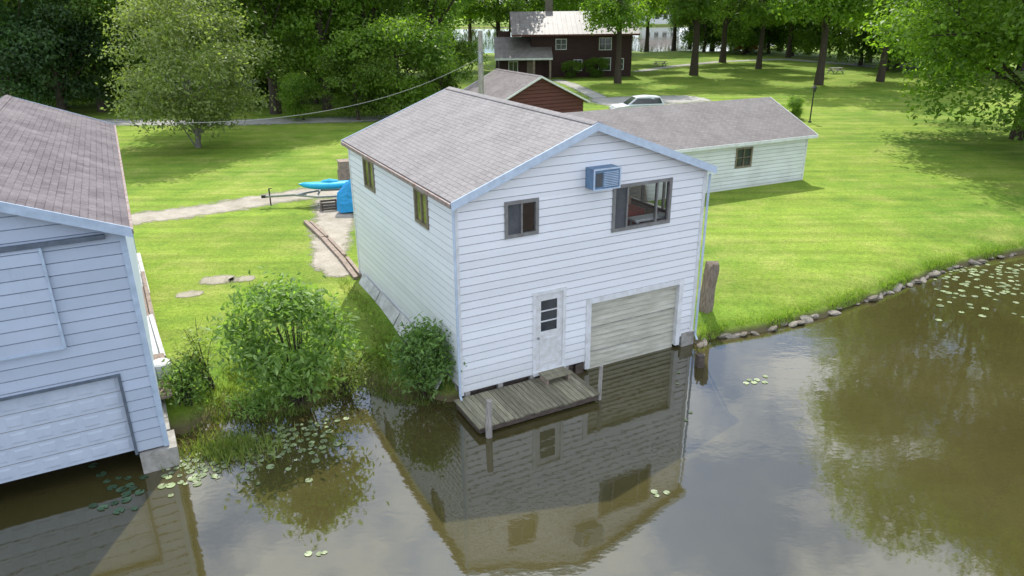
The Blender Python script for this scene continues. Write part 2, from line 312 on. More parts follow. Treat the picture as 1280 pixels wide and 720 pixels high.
# ---------------------------------------------------------------- wall builders
def fmap(kind,W,L):
    return {'front':lambda u,o,z:(u,-o,z),'left':lambda u,o,z:(-o,u,z),'right':lambda u,o,z:(W+o,u,z),'back':lambda u,o,z:(u,L+o,z)}[kind]
def siding(mb,mp,W,z0,He,zr=None,ops=(),ex=.215,lap=.014,gr=.024,gd_=.045):
    zmax=zr or He
    def ext(z):
        if zr is None or z<=He: return 0,W
        t=(z-He)/(zr-He)*W/2;return t,W-t
    nr=int((zmax-z0)/ex)+2
    rows=[z0+k*ex for k in range(nr)];tops=[z0+k*ex-gr for k in range(1,nr)]
    br=sorted(set([round(z,5) for z in rows+tops+[He,zmax]+[o[2] for o in ops]+[o[3] for o in ops] if z0<=z<=zmax+1e-6]))
    for za,zb in zip(br[:-1],br[1:]):
        if zb-za<1e-4: continue
        zm=(za+zb)/2;k=int((zm-z0)/ex);rz=z0+k*ex
        groove=zm>rz+ex-gr
        off=(lambda z:-gd_) if groove else (lambda z:lap*(1-(z-rz)/ex)+.002)
        la,ra=ext(za);lb,rb=ext(min(zb,zmax))
        segs=[(la,ra,lb,rb)]
        for u0,u1,q0,q1 in ops:
            if q0<=zm<=q1:
                ns=[]
                for s in segs:
                    if s[0]<u0 and s[1]>u1: ns+=[(s[0],u0,s[2],u0),(u1,s[1],u1,s[3])]
                    elif s[1]<=u0 or s[0]>=u1: ns.append(s)
                    elif s[0]>=u0 and s[1]>u1: ns.append((u1,s[1],u1,s[3]))
                    elif s[0]<u0: ns.append((s[0],u0,s[2],u0))
                segs=ns
        for s in segs:
            n=len(mb.v)
            mb.poly([mp(s[0],off(za),za),mp(s[1],off(za),za),mp(s[3],off(zb),zb),mp(s[2],off(zb),zb)])
            if abs(za-rz)<1e-4:
                mb.v+=[mp(s[1],-gd_,za),mp(s[0],-gd_,za)];mb.f.append((n,n+1,n+4,n+5))
            if not groove and abs(zb-(rz+ex-gr))<1e-4:
                m0=len(mb.v);mb.v+=[mp(s[3],-gd_,zb),mp(s[2],-gd_,zb)];mb.f.append((n+3,n+2,m0,m0+1))
def window(par,mp,u0,u1,z0,z1,mul=(),hor=(),fm='frame',gm='glass',fw=.06,proud=.045,name='window',label=None,scr=None):
    f=MB();b=lambda a,c,d,e,o0=-.09,o1=proud:f.box(a,c,o0,o1,d,e,mp)
    b(u0-.03,u0+fw,z0-.03,z1+.03);b(u1-fw,u1+.03,z0-.03,z1+.03);b(u0+fw,u1-fw,z1-fw,z1+.03);b(u0+fw,u1-fw,z0-.03,z0+fw)
    for t in mul: c=u0+(u1-u0)*t;b(c-.022,c+.022,z0+fw,z1-fw,-.06,proud-.012)
    for t in hor: c=z0+(z1-z0)*t;b(u0+fw,u1-fw,c-.018,c+.018,-.05,proud-.018)
    o=f.build(name,M[fm],par)
    if label:o['label']=label
    g=MB();g.poly([mp(u0+fw,-.03,z0+fw),mp(u1-fw,-.03,z0+fw),mp(u1-fw,-.03,z1-fw),mp(u0+fw,-.03,z1-fw)]);g.build('pane',M[gm],o)
    if scr: 
        g=MB();c=u0+(u1-u0)*scr;g.box(u0+fw+.003,c-.024,-.02,-.008,z0+fw+.003,z1-fw-.003,mp);g.build('insect_screen',M['screen'],o)
    return o
def roof(par,W,L,He,zr,of,os,th,mat,fmat,gmat=None,fh=.17):
    sl=(zr-He)/(W/2);ze=He-sl*os;ya=-of;yb=L+of
    r=MB()
    for sgn in (0,1):
        X=(lambda x:x) if not sgn else (lambda x:W-x)
        c=[(X(-os),ya,ze),(X(W/2),ya,zr),(X(W/2),yb,zr),(X(-os),yb,ze)]
        r.hexa([*c,*[(p[0],p[1],p[2]+th) for p in c]])
    for s in(-1,1):
        r.hexa([(W/2+s*.16,ya,zr+th-.16*sl+.012),(W/2,ya,zr+th+.014),(W/2,yb,zr+th+.014),(W/2+s*.16,yb,zr+th-.16*sl+.012),(W/2+s*.16,ya,zr+th-.16*sl+.03),(W/2,ya,zr+th+.035),(W/2,yb,zr+th+.035),(W/2+s*.16,yb,zr+th-.16*sl+.03)])
    ro=r.build('roof',mat,par)
    for yy0,yy1 in ((ya-.035,ya-.004),(yb+.004,yb+.035)):
        f=MB()
        for sgn in (0,1):
            X=(lambda x:x) if not sgn else (lambda x:W-x)
            a=(X(-os-.03),ze-fh+th);b_=(X(W/2),zr-fh+th)
            f.hexa([(a[0],yy0,a[1]),(b_[0],yy0,b_[1]),(b_[0],yy1,b_[1]),(a[0],yy1,a[1]),(a[0],yy0,a[1]+fh+.012),(b_[0],yy0,b_[1]+fh+.012),(b_[0],yy1,b_[1]+fh+.012),(a[0],yy1,a[1]+fh+.012)])
        f.build('rake_board',fmat,ro)
    for x0,x1 in ((-os-.06,-os-.004),(W+os+.004,W+os+.06)):
        f=MB();f.box(x0,x1,ya,yb,ze-.02,ze+th-.03);f.build('gutter',gmat or fmat,ro)
    return ro
# ================================================================ MAIN BOATHOUSE
B=thing('boathouse','large white two-storey boathouse with grey-brown shingle roof standing in the middle at the water edge','boathouse',(CX,CY,0),YAW)
w1=(1.374,2.29,4.463,5.365);w2=(4.639,6.576,4.15,5.396);dr=(2.254,3.106,.42,2.713);gd=(4.04,7.175,-.2,2.128)
s1=(6.353,7.407,4.43,5.374);s2=(1.742,2.685,4.444,5.377)
bw=[(.9,3.3,4.0,5.3),(4.2,6.9,4.0,5.3)];rw=(.7,3.9,3.9,5.35)  # unseen rear and right windows, widened to let light into the room
mf,ml,mr_,mbk=[fmap(k,W,L) for k in('front','left','right','back')]
q=MB();siding(q,mf,W,.36,He,zr,[w1,w2,dr,(gd[0],gd[1],.36,gd[3])]);q.build('front_wall',M['siding'],B)
q=MB();siding(q,ml,L,.50,He,None,[s1,s2],gr=.03);q.build('side_wall',M['siding'],B)
q=MB();siding(q,mr_,L,.50,He,None,[rw]);q.build('side_wall',M['siding'],B)
q=MB();siding(q,mbk,W,.50,He,zr,bw);q.build('back_wall',M['siding'],B)
roof(B,W,L,He,zr,.231,.146,.12,M['roof'],M['trim_b'],M['gutter'],fh=.2)
for k,(x,y) in enumerate([(0,0),(W,0),(0,L),(W,L)]):
    q=MB();sx_,sy=(-1 if x==0 else 1),(-1 if y==0 else 1)
    z0=.28 if y==0 else .45
    a,b_=sorted((x+sx_*.035,x-sx_*.07));c,d=sorted((y+sy*.035,y-sy*.07));q.box(a,b_,c,d,z0,He-.02);q.build('corner_board',M['trim'],B)
q=MB();q.box(.05,3.58,.12,.35,-.6,.36);q.build('foundation',M['wetwood'],B)  # coloured dark to stand for the shaded gap behind the dock
for uu in(.12,1.1,2.1,3.2): q=MB();q.box(uu,uu+.14,-.01,.11,-.4,.35);q.build('support_post',M['conc'],B)
q=MB();q.box(0.02,.25,.36,L-.02,-.6,.5);q.box(.25,W-.25,L-.25,L-.02,-.3,.5);q.box(W-.25,W-.02,.41,L-.02,-.6,.5);q.build('foundation',M['conc'],B)
q=MB();q.box(7.42,7.90,-.05,.4,-.6,.45);q.build('corner_footing',M['conc'],B)
q=MB();q.box(3.88,4.04,-.04,.2,.1,2.28);q.box(7.175,7.33,-.04,.2,.1,2.28);q.box(4.04,7.175,-.04,.2,2.128,2.28);q.build('garage_frame',M['trim'],B)
g=MB();n=15;hh=(gd[3]-gd[2])/n
for i in range(n):
    z=gd[2]+i*hh;y0=.12
    g.poly([(gd[0],y0-.035,z),(gd[1],y0-.035,z),(gd[1],y0,z+hh*.85),(gd[0],y0,z+hh*.85)])
    g.poly([(gd[0],y0,z+hh*.85),(gd[1],y0,z+hh*.85),(gd[1],y0-.035,z+hh),(gd[0],y0-.035,z+hh)])
go=g.build('garage_door',M['gdoor'],B)
for t in(.33,.66): q=MB();q.box(gd[0]+.02,gd[1]-.02,.075,.09,gd[2]+(gd[3]-gd[2])*t-.012,gd[2]+(gd[3]-gd[2])*t+.012);q.build('panel_joint',M['conc'],go)
q=MB();q.box(3.6,3.87,.02,.3,-.6,.3);q.build('bay_post',M['wetwood'],B)
q=MB();q.box(7.18,7.4,.21,.5,-.6,2.1);q.build('bay_post',M['wetwood'],B)
window(B,mf,*w1,mul=(.5,),label='small two-pane sliding window',scr=.5)
window(B,mf,*w2,mul=(.24,.76),hor=(),label='wide picture window with a view into the room',scr=.24)
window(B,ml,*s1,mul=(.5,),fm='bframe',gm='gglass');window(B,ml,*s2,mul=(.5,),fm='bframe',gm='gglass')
window(B,mr_,*rw,mul=(.33,.66))
for t in bw: window(B,mbk,*t,mul=(.5,))
f=MB();f.box(dr[0]-.09,dr[0],-.04,.1,dr[2],dr[3]+.09);f.box(dr[1],dr[1]+.09,-.04,.1,dr[2],dr[3]+.09);f.box(dr[0],dr[1],-.04,.1,dr[3],dr[3]+.09);f.box(dr[0]-.09,dr[1]+.09,-.08,.1,dr[2]-.1,dr[2]);f.build('door_frame',M['trim'],B)
a,b_,z0,z1=dr
d=MB();pz0,pz1=z0+1.18,z1-.2
d.box(a,b_,0,.05,z0,pz0);d.box(a,a+.17,0,.05,pz0,pz1);d.box(b_-.17,b_,0,.05,pz0,pz1);d.box(a,b_,0,.05,pz1,z1)
for t in (1/3,2/3): zz=pz0+(pz1-pz0)*t;d.box(a+.17,b_-.17,-.008,.045,zz-.015,zz+.015)
d.box(a+.14,b_-.14,-.014,0,z0+.18,z0+.24);d.box(a+.14,b_-.14,-.014,0,z0+.92,z0+.98);d.box(a+.14,a+.19,-.014,0,z0+.24,z0+.92);d.box(b_-.19,b_-.14,-.014,0,z0+.24,z0+.92)
do=d.build('door',M['door'],B)
q=MB();q.poly([(a+.17,.02,pz0),(b_-.17,.02,pz0),(b_-.17,.02,pz1),(a+.17,.02,pz1)]);q.build('pane',M['dglass'],do)
q=MB();q.tube([(a+.08,0,z0+1.02),(a+.08,-.06,z0+1.02)],[.03,.035],8);q.build('handle',M['metal'],do)
ac=MB();x0,x1,zA,zB=3.72,4.52,5.48,6.02
ac.box(x0,x1,-.42,-.01,zA,zB);ao=ac.build('air_conditioner',M['acblue'],B)
q=MB()
for i in range(9): z=zA+.07+i*.045;q.box(x0+.3,x1-.05,-.435,-.422,z,z+.016)
q.box(x0-.02,x1+.02,-.44,-.422,zB-.03,zB+.01);q.box(x0-.02,x1+.02,-.44,-.422,zA-.01,zA+.02);q.box(x0-.02,x0+.015,-.44,-.422,zA+.02,zB-.03);q.box(x1-.015,x1+.02,-.44,-.422,zA+.02,zB-.03);q.build('grille',M['trim_b'],ao)
q=MB();q.box(x0+.06,x0+.26,-.43,-.421,zA+.08,zB-.1);q.build('side_panel',M['screen'],ao)
for x in (-.07,W+.08):
    q=MB();q.tube([(x,-.1,5.4),(x,-.1,.35),(x,-.2,.2)],.035,8);q.build('downspout',M['trim_b'],B)
q=MB();q.box(.06,W-.06,.06,L-.06,2.75,2.85);q.build('upper_floor',M['panel'],B)
q=MB();q.box(.06,W-.06,.06,L-.06,5.5,5.53);q.build('ceiling',M['white'],B)
q=MB();q.box(.06,W-.12,4.6,4.7,2.85,5.5);q.build('partition',M['panel'],B)
sf=thing('bench_seat','red upholstered bench seen inside through the wide upper window','bench',(*l2w(5.7,1.6),2.85),YAW)
q=MB();q.box(-.8,1,-.35,.35,.25,1.35);q.build('seat',M['inred'],sf);q=MB();q.box(-.8,1,.36,.5,.25,1.6);q.build('backrest',M['panel'],sf);q=MB();q.box(-.75,.95,-.3,.3,0,.25);q.build('base',M['panel'],sf)
tb=thing('side_table','white table inside behind the wide upper window','table',(*l2w(6.3,.55),2.85),YAW)
q=MB();q.box(-.6,.6,-.2,.2,1.3,1.36);q.build('tabletop',M['white'],tb)
for sx_ in(-.5,.5):
    for sy in(-.16,.16): q=MB();q.box(sx_-.03,sx_+.03,sy-.03,sy+.03,0,1.3);q.build('leg',M['white'],tb)
for i in range(4):
    q=MB();w0=.5+i*2.0;xb=-.52+.04*i;q.hexa([(xb,w0,.34+.05*i),(xb+.03,w0+1.9,.40+.05*i),(xb+.06,w0+1.9,.40+.05*i),(xb+.03,w0,.34+.05*i),(-.1,w0,.98),(-.09,w0+1.9,1.02),(-.06,w0+1.9,1.02),(-.07,w0,.98)])
    o=q.build('white_sheet',M['sheet']);o.location=(CX,CY,0);o.rotation_euler=(0,0,YAW)
    tag(o,'white sheet leaning on the boathouse base, '+['nearest the vine shrub','second from the water','third from the water','farthest from the water'][i],'sheet','white sheets along the boathouse base')
# ================================================================ DOCK
D=thing('dock','low weathered plank dock in front of the boathouse door','dock',(CX,CY,0),YAW)
q=MB();n=25
for i in range(n):
    u0=-.25+i*(3.6/n);j=random.uniform(-.03,.03);q.box(u0+.006,u0+3.6/n-.008,-1.62+j,-.06,.215+random.uniform(0,.006),.25+random.uniform(0,.006))
q.build('deck_boards',M['deck'],D)
q=MB();q.box(-.2,3.3,-1.58,-1.5,.06,.213);q.box(-.2,3.3,-.2,-.1,.06,.213);q.box(-.22,-.16,-1.5,-.2,.06,.213);q.box(3.24,3.3,-1.5,-.2,.06,.213);q.build('deck_frame',M['wetwood'],D)
for (u,w_,h,lb) in ((-.02,-1.72,1.02,'mooring post at the left end'),(3.4,-1.5,1.0,'thin mooring post at the right end')):
    q=MB();r_=.085 if u<1 else .055;q.tube([(u,w_,-.8),(u,w_,.4),(u+.02,w_,h)],[r_,r_,r_*.92],10);o=q.build('mooring_post',M['post'],D);o['label']=lb
st=thing('door_step','small wooden step below the boathouse door','step',(*l2w(2.68,-.36),.26),YAW)
q=MB();q.box(-.4,.4,-.24,-.02,.17,.2);q.box(-.4,.4,.0,.22,.17,.2);q.build('tread',M['deck'],st)
for s in(-.34,.34): q=MB();q.box(s-.03,s+.03,-.2,.2,0,.168);q.build('riser',M['lumber'],st)
def piling(x,y,z0,z1,r,mat,label,lean=(0,0),jag=True):
    q=MB();n=18;rings=[];rr=random.Random(int(x*100))
    K=12;top=[rr.uniform(-.2,.12) for _ in range(n)];fl=[rr.uniform(.86,1.12) for _ in range(n)]
    for k in range(K+1):
        t=k/K;rad=r*(1.12-.2*t+(.06*math.sin(9*t) if jag else 0));rings.append([(x+lean[0]*t+math.cos(a)*rad*fl[i],y+lean[1]*t+math.sin(a)*rad*fl[(i+3)%n],z0+(z1-z0)*t+(top[i] if k==K and jag else 0)) for i,a in enumerate([2*math.pi*i/n for i in range(n)])])
    q.loft(rings);o=q.build('wooden_piling',mat);return tag(o,label,'piling')
x,y=P(880,381);piling(x,y,.4,2.1,.23,M['pile'],'thick weathered grey-brown piling standing on the lawn edge right of the boathouse',lean=(.14,0))
x,y=P(875,458,0);piling(x,y,-.8,.38,.13,M['wetwood'],'short dark piling standing in the water at the boathouse right corner',jag=False)
# ================================================================ LEFT BOATHOUSE
YL=R(28);WL,LL,HL,ZL=6.0,15.2,5.75,6.95
ox,oy=-8-WL*math.cos(YL),14.3-WL*math.sin(YL)
LB=thing('boathouse','pale blue-grey boathouse cut by the left edge with faded purple-brown roof','boathouse',(ox,oy,0),YL)
lf,ll,lr,lk=[fmap(k,WL,LL) for k in('front','left','right','back')]
gl=(.8,5.32,.56,2.5)
q=MB();siding(q,lf,WL,.55,HL,ZL,[(gl[0],gl[1],.55,2.5)],ex=.26,gr=.02);q.build('front_wall',M['siding_l'],LB)
for k,mm in (('side_wall',ll),('side_wall',lr)):
    q=MB();siding(q,mm,LL,.55,HL,None,[],ex=.26);q.build(k,M['siding_l'],LB)
q=MB();siding(q,lk,WL,.55,HL,ZL,[],ex=.26);q.build('back_wall',M['siding_l'],LB)
roof(LB,WL,LL,HL,ZL,.25,.15,.11,M['roof_l'],M['trim_l'],M['gutter'],fh=.2)
for x in(0,WL):
    for y in (0,LL):
        q=MB();sx_,sy=(-1 if x==0 else 1),(-1 if y==0 else 1)
        a,b_=sorted((x+sx_*.035,x-sx_*.08));c,d=sorted((y+sy*.035,y-sy*.08));q.box(a,b_,c,d,.53,HL-.02);q.build('corner_board',M['trim_l'],LB)
q=MB();q.box(5.40,WL+.18,-.12,.7,-.5,.5);q.build('corner_footing',M['conc'],LB)
q=MB();q.box(WL-.2,WL+.1,.71,LL,-.5,.54);q.build('foundation',M['conc'],LB)
q=MB();q.box(0,.2,.1,LL,-.5,.54);q.build('foundation',M['conc'],LB)
q=MB();q.box(gl[0]-.12,gl[0],-.045,.15,.5,2.62);q.box(gl[1],gl[1]+.06,-.045,.15,.5,2.56);q.box(gl[0],gl[1],-.045,.15,2.5,2.56);q.build('garage_frame',M['rail'],LB)
g=MB();g.box(gl[0],gl[1],.08,.12,gl[2],gl[3]);nc,nr=10,5;cw=(gl[1]-gl[0])/nc;ch=(gl[3]-gl[2])/nr
for i in range(nc):
    for j in range(nr):
        x0,x1=gl[0]+i*cw+.06,gl[0]+(i+1)*cw-.06;z0,z1=gl[2]+j*ch+.07,gl[2]+(j+1)*ch-.07;e=.04
        g.hexa([(x0,.0785,z0),(x1,.0785,z0),(x1,.0785,z1),(x0,.0785,z1),(x0+e,.069,z0+e),(x1-e,.069,z0+e),(x1-e,.069,z1-e),(x0+e,.069,z1-e)])
go=g.build('garage_door',M['gdoor_l'],LB)
for j in range(1,nr): z=gl[2]+j*ch;q=MB();q.box(gl[0]+.01,gl[1]-.01,.072,.078,z-.005,z+.005);q.build('panel_joint',M['frame'],go)
q=MB();q.box(.2,5.36,1.6,1.65,-.3,.9);q.build('gap_shade_board',M['wetwood'],LB)  # dark board added under the door, its colour standing in for shade
q=MB();q.box(1.0,5.68,-.12,-.05,5.6,5.7);q.build('sliding_door_track',M['rail'],LB)
q=MB();mm=lambda u,o,z:(u+1.7,-o-.075,z);siding(q,mm,2.8,3.45,5.6,None,[],ex=.26,gr=.02);q.build('loft_door',M['siding_l'],LB)
q=MB();q.box(4.5,4.55,-.11,-.04,3.42,5.6);q.box(1.7,4.5,-.11,-.04,3.40,3.45);q.build('loft_door_edge',M['trim_l'],LB)
# ================================================================ LONG GARAGE
YG=R(25);LG,DG,HG,ZG=14,7.0,3.25,4.7
gx,gy=16.15-LG*math.cos(YG),39.6-LG*math.sin(YG)
G=thing('garage_building','long low white garage with brown shingle roof behind the boathouse right side','garage',(gx,gy,0),YG)
gw=(LG-4.9,LG-3.85,1.85,2.85)
q=MB();siding(q,fmap('front',LG,DG),LG,.62,HG,None,[gw],ex=.2,gr=.03);q.build('front_wall',M['siding_g'],G)
q=MB();siding(q,fmap('back',LG,DG),LG,.62,HG,None,[],ex=.2);q.build('back_wall',M['siding_g'],G)
q=MB();siding(q,fmap('right',LG,DG),DG,.62,HG,ZG-.06,[],ex=.2);q.build('end_wall',M['siding_g'],G)
q=MB();siding(q,fmap('left',LG,DG),DG,.62,HG,ZG-.06,[],ex=.2);q.build('end_wall',M['siding_g'],G)
sl=(ZG-HG)/(DG/2);o_=.35;r=MB()
for sgn in(0,1):
    Y=(lambda y:y) if not sgn else (lambda y:DG-y)
    c=[(-o_,Y(-o_),HG-sl*o_),(LG+o_,Y(-o_),HG-sl*o_),(LG+o_,Y(DG/2),ZG),(-o_,Y(DG/2),ZG)]
    r.hexa([*c,*[(p[0],p[1],p[2]+.1) for p in c]])
ro=r.build('roof',M['roof_g'],G)
q=MB();q.box(-o_,LG+o_,-o_-.03,-o_-.003,HG-sl*o_-.06,HG-sl*o_+.1);q.build('fascia_board',M['trim'],ro)
for x in(-o_-.03,LG+o_+.003):
    q=MB()
    for Y in((lambda y:y),(lambda y:DG-y)):
        q.hexa([(x,Y(-o_),HG-sl*o_-.06),(x+.027,Y(-o_),HG-sl*o_-.06),(x+.027,Y(DG/2),ZG-.06),(x,Y(DG/2),ZG-.06),(x,Y(-o_),HG-sl*o_+.11),(x+.027,Y(-o_),HG-sl*o_+.11),(x+.027,Y(DG/2),ZG+.11),(x,Y(DG/2),ZG+.11)])
    q.build('rake_board',M['trim'],ro)
q=MB();q.box(-.02,LG+.02,-.04,.3,.3,.62);q.build('foundation',M['conc'],G)
for x in(0,LG):
    q=MB();a,b_=(x-.03,x+.08) if x==0 else (x-.08,x+.03);q.box(a,b_,-.04,.08,.6,HG-.1);q.build('corner_board',M['trim'],G)
window(G,fmap('front',LG,DG),*gw,mul=(.5,),hor=(.5,),fm='bframe',gm='dglass')
# ================================================================ RED SHED
YS=YAW;WS,LS,HS,ZS=8.2,7.0,2.6,4.6
c=(2.24-WS/2*math.cos(YS),58-WS/2*math.sin(YS))
S=thing('shed','small dark red gabled shed behind the boathouse roof','shed',(*c,0),YS)
for k,mm,w_,zz in (('front_wall','front',WS,ZS),('back_wall','back',WS,ZS),('side_wall','left',LS,None),('side_wall','right',LS,None)):
    q=MB();siding(q,fmap(mm,WS,LS),w_,.6,HS,zz,[],ex=.28,lap=.03,gr=.06);q.build(k,M['redwall'],S)
roof(S,WS,LS,HS,ZS,.4,.35,.12,M['roof_s'],M['trim'],fh=.14)
# ================================================================ LOG HOUSE
hx,hy=P(664,97);YH=R(2)
LH=thing('log_house','dark red two-storey log house with grey-brown metal roof far behind','house',(hx,hy,0),YH)
WH,DH,HH,ZH=13.2,9,6.4,8.7
mp=fmap('front',WH,DH)
ops=[(3.2,4.6,4.2,5.5),(8.9,10.5,4.1,5.6),(8.9,10.5,1.5,3.1),(11.2,12.2,1.6,3.0),(5.6,6.7,1.5,2.9)]
q=MB();siding(q,mp,WH,.6,HH,None,ops,ex=.3,lap=.05,gr=.07);q.build('front_wall',M['log'],LH)
q=MB();siding(q,fmap('back',WH,DH),WH,.6,HH,None,[],ex=.3,lap=.07);q.build('back_wall',M['log'],LH)
for k in('left','right'): q=MB();siding(q,fmap(k,WH,DH),DH,.6,HH,ZH-.1,[],ex=.3,lap=.07);q.build('end_wall',M['log'],LH)
for w_ in ops: window(LH,mp,*w_,mul=(.5,),hor=(.5,),fm='trim',gm='dglass',fw=.05,proud=.09)
def longroof(par,x0,x1,y0,ym,y1,ze,zm,mat,name='roof'):
    r=MB()
    for ya in (y0,y1):
        c=[(x0,ya,ze),(x1,ya,ze),(x1,ym,zm),(x0,ym,zm)];r.hexa([*c,*[(p[0],p[1],p[2]+.12) for p in c]])
        nn=int((x1-x0)/.6)
        for i in range(nn+1): x=x0+(x1-x0)*i/nn;r.beam((x,ya,ze+.14),(x,ym,zm+.14),.05,.05)
    return r.build(name,mat,par)
ro=longroof(LH,-2.6,WH+.8,-1.0,DH/2,DH+1.0,HH-.4,ZH,M['roof_m'])
q=MB();q.box(2.2,3.2,DH/2+.4,DH/2+1.3,ZH-.6,ZH+1.6);q.build('chimney',M['stone'],ro)
q=MB();q.box(-2.6,WH+.8,-1.03,-1.002,HH-.5,HH-.28);q.build('fascia_board',M['redwall'],ro)
q=MB();mm=lambda u,o,z:(u-4.2,-.6-o,z);siding(q,mm,5.6,.6,3.7,None,[(1.2,2.4,1.5,2.8),(3.6,4.7,.7,2.8)],ex=.3,lap=.05);q.box(-4.2,-4.1,-.55,DH-1,.6,3.8);q.box(1.38,1.4,-.55,0,.6,3.8);q.build('wing_wall',M['log'],LH)
window(LH,mm,1.2,2.4,1.5,2.8,mul=(.5,),fm='trim',gm='dglass',fw=.06,proud=.09)
q=MB();q.box(-.6,.5,-.62,-.56,.7,2.8);q.build('door',M['lumber'],LH)
q=MB();c=[(-4.8,-2.6,3.2),(2.6,-2.6,3.2),(2.6,2.4,5.6),(-4.8,2.4,5.6)];q.hexa([*c,*[(p[0],p[1],p[2]+.12) for p in c]])
for i in range(13): x=-4.8+7.4*i/12;q.beam((x,-2.6,3.34),(x,2.4,5.74),.05,.05)
o=q.build('wing_roof',M['roof_m'],LH)
q=MB();q.box(-4.8,2.6,-2.63,-2.602,3.1,3.34);q.build('fascia_board',M['trim'],o)
q=MB();q.box(-4.2,-2.6,2.4,4,5.2,6.4) ;q.build('upper_wing_wall',M['log'],LH)
for x in(.2,2.3): q=MB();q.box(x-.12,x+.12,-2.45,-2.2,.6,3.2);q.build('porch_post',M['lumber'],LH)
FH=thing('house','distant white house seen through the trunks right of the log house','house',(58,335,.7),0)
q=MB();q.box(0,16,0,10,0,5.2);q.build('wall',M['white'],FH)
q=MB();q.hexa([(-1,-1,5.2),(17,-1,5.2),(17,11,5.2),(-1,11,5.2),(1,5,8.4),(15,5,8.4),(15,5.1,8.4),(1,5.1,8.4)]);q.build('roof',M['roof_s'],FH)
for i in range(4): q=MB();q.box(1.5+i*3.6,3.3+i*3.6,-.06,-.01,2,4);q.build('window',M['dglass'],FH)
# ================================================================ vehicles etc
def wheel(par,x,y,z,r,w_,name='wheel'):
    q=MB();q.tube([(x,y-w_/2,z),(x,y+w_/2,z)],r,18);o=q.build(name,M['rubber'],par,False)
    q=MB();q.tube([(x,y-w_/2-.01,z),(x,y+w_/2+.01,z)],r*.6,14);q.build('rim',M['metal'],o);return o
def car(name,label,cat,loc,rz,mat):
    c=thing(name,label,cat,loc,rz);q=MB()
    prof=[(-2.3,.3),(-2.38,.62),(-2.25,.9),(-1.15,1.02),(1.95,1.05),(2.2,.95),(2.28,.6),(2.2,.3)]
    def ring(y,k): return [(x,y,.3+(z-.3)*k) for x,z in prof]
    q.loft([ring(-.82,.88),ring(-.88,.96),ring(-.78,1.0),ring(.78,1.0),ring(.88,.96),ring(.82,.88)]);b=q.build('body',mat,c)
    q=MB();x0,x1=-1.2,2.1;t0,t1=x0+.85,x1-.35
    q.loft([[(x0,s*.78,1.0),(x1,s*.78,1.03),(t1,s*.62,1.62),((t0+t1)/2,s*.64,1.7),(t0,s*.62,1.62)] for s in(-1,1)]);q.build('cabin',mat,c)
    for s in(-1,1):
        q=MB();q.poly([(x0+.3,s*.79,1.1),(x1-.2,s*.79,1.1),(t1-.05,s*.665,1.55),(t0+.05,s*.665,1.55)]);q.build('side_window',M['dglass'],c)
    q=MB();q.poly([(x0+.03,-.68,1.06),(x0+.03,.68,1.06),(t0-.05,.54,1.6),(t0-.05,-.54,1.6)]);q.build('windscreen',M['dglass'],c)
    q=MB();q.poly([(x1+.01,-.68,1.1),(x1+.01,.68,1.1),(t1+.03,.54,1.6),(t1+.03,-.54,1.6)]);q.build('rear_window',M['dglass'],c)
    for x in(-1.45,1.45):
        for y in(-.8,.8): wheel(c,x,y,.33,.33,.2)
    for y in(-.6,.6): q=MB();q.box(-2.4,-2.33,y-.16,y+.16,.62,.76);q.build('headlight',M['white'],c)
    return c
x,y=P(797,145);car('parked_car','white car mostly hidden behind the long garage roof','car',(x,y,.72),R(8),M['car'])
car('parked_car','small red car parked in front of the far trees','car',(46,149,.72),R(0),M['carred'])
TR=thing('boat_trailer','metal boat trailer with its tongue resting on the gravel left of the boathouse','trailer',(*P(400,256),.72),R(8))
q=MB();q.beam((-2.6,0,.5),(-.6,0,.55),.09,.1);q.beam((-1.2,0,.53),(0,.7,.55),.07,.09);q.beam((-1.2,0,.53),(0,-.7,.55),.07,.09);q.beam((0,-.7,.55),(3,-.7,.55),.07,.09);q.beam((0,.7,.55),(3,.7,.55),.07,.09)
for x in(0,1.2,2.4): q.beam((x,-.7,.56),(x,.7,.56),.07,.07)
q.build('frame',M['metal'],TR)
q=MB();q.tube([(-2.35,0,.05),(-2.35,0,.9)],.035,8);q.tube([(-2.35,0,.9),(-2.2,0,.9)],.02,6);q.build('jack',M['black'],TR)
q=MB();q.box(-2.75,-2.55,-.06,.06,.45,.58);q.build('coupler',M['black'],TR)
for y in(-.85,.85): wheel(TR,1.8,y,.33,.33,.18)
KY=MB();rings=[]
for i in range(17):
    t=i/16*2-1;w_=.36*(1-abs(t)**2.4)**.8+.01;h=.17*(1-abs(t)**3)**.6+.02;rk=.13*abs(t)**3
    rings.append([(t*1.5,math.cos(a)*w_,rk+math.sin(a)*h) for a in [2*math.pi*k/14 for k in range(14)]])
KY.loft(rings);k=KY.build('hull',M['cyan'],smooth=True)
KT=thing('kayak','turquoise kayak lying across the boat trailer','kayak',(*P(415,254),1.62),R(10));k.parent=KT
q=MB();q.tube([(-.4,0,.155),(0,.0,.165),(.4,0,.155)],[.1,.16,.1],10);q.build('cockpit',M['cyan'],KT)
TBx=P(440,268);TB=MB();rings=[]
rr=random.Random(4)
for i in range(25):
    t=i/24;w_=.16+.6*min(1,t*1.8)**.8;h=.55+1.0*math.sin(min(1,t*2.2)*math.pi/2)
    ring=[]
    for k in range(18):
        a=math.pi*k/17;ring.append((t*4.4+(rr.uniform(-.05,.05) if 0<i<24 else 0),math.cos(a)*w_*(1+.3*(k in(0,1,16,17))+.1*rr.uniform(-1,1)),.08 if k in(0,17) else .45+math.sin(a)**1.5*h*(1+.06*rr.uniform(-1,1))))
    rings.append(ring)
TB.loft(rings);o=TB.build('tarp_covered_boat',M['blue']);o.location=(TBx[0]-.62,TBx[1]+.1,.72);o.rotation_euler=(0,0,R(38))
tag(o,'boat under a bright blue tarp beside the boathouse left wall','boat')
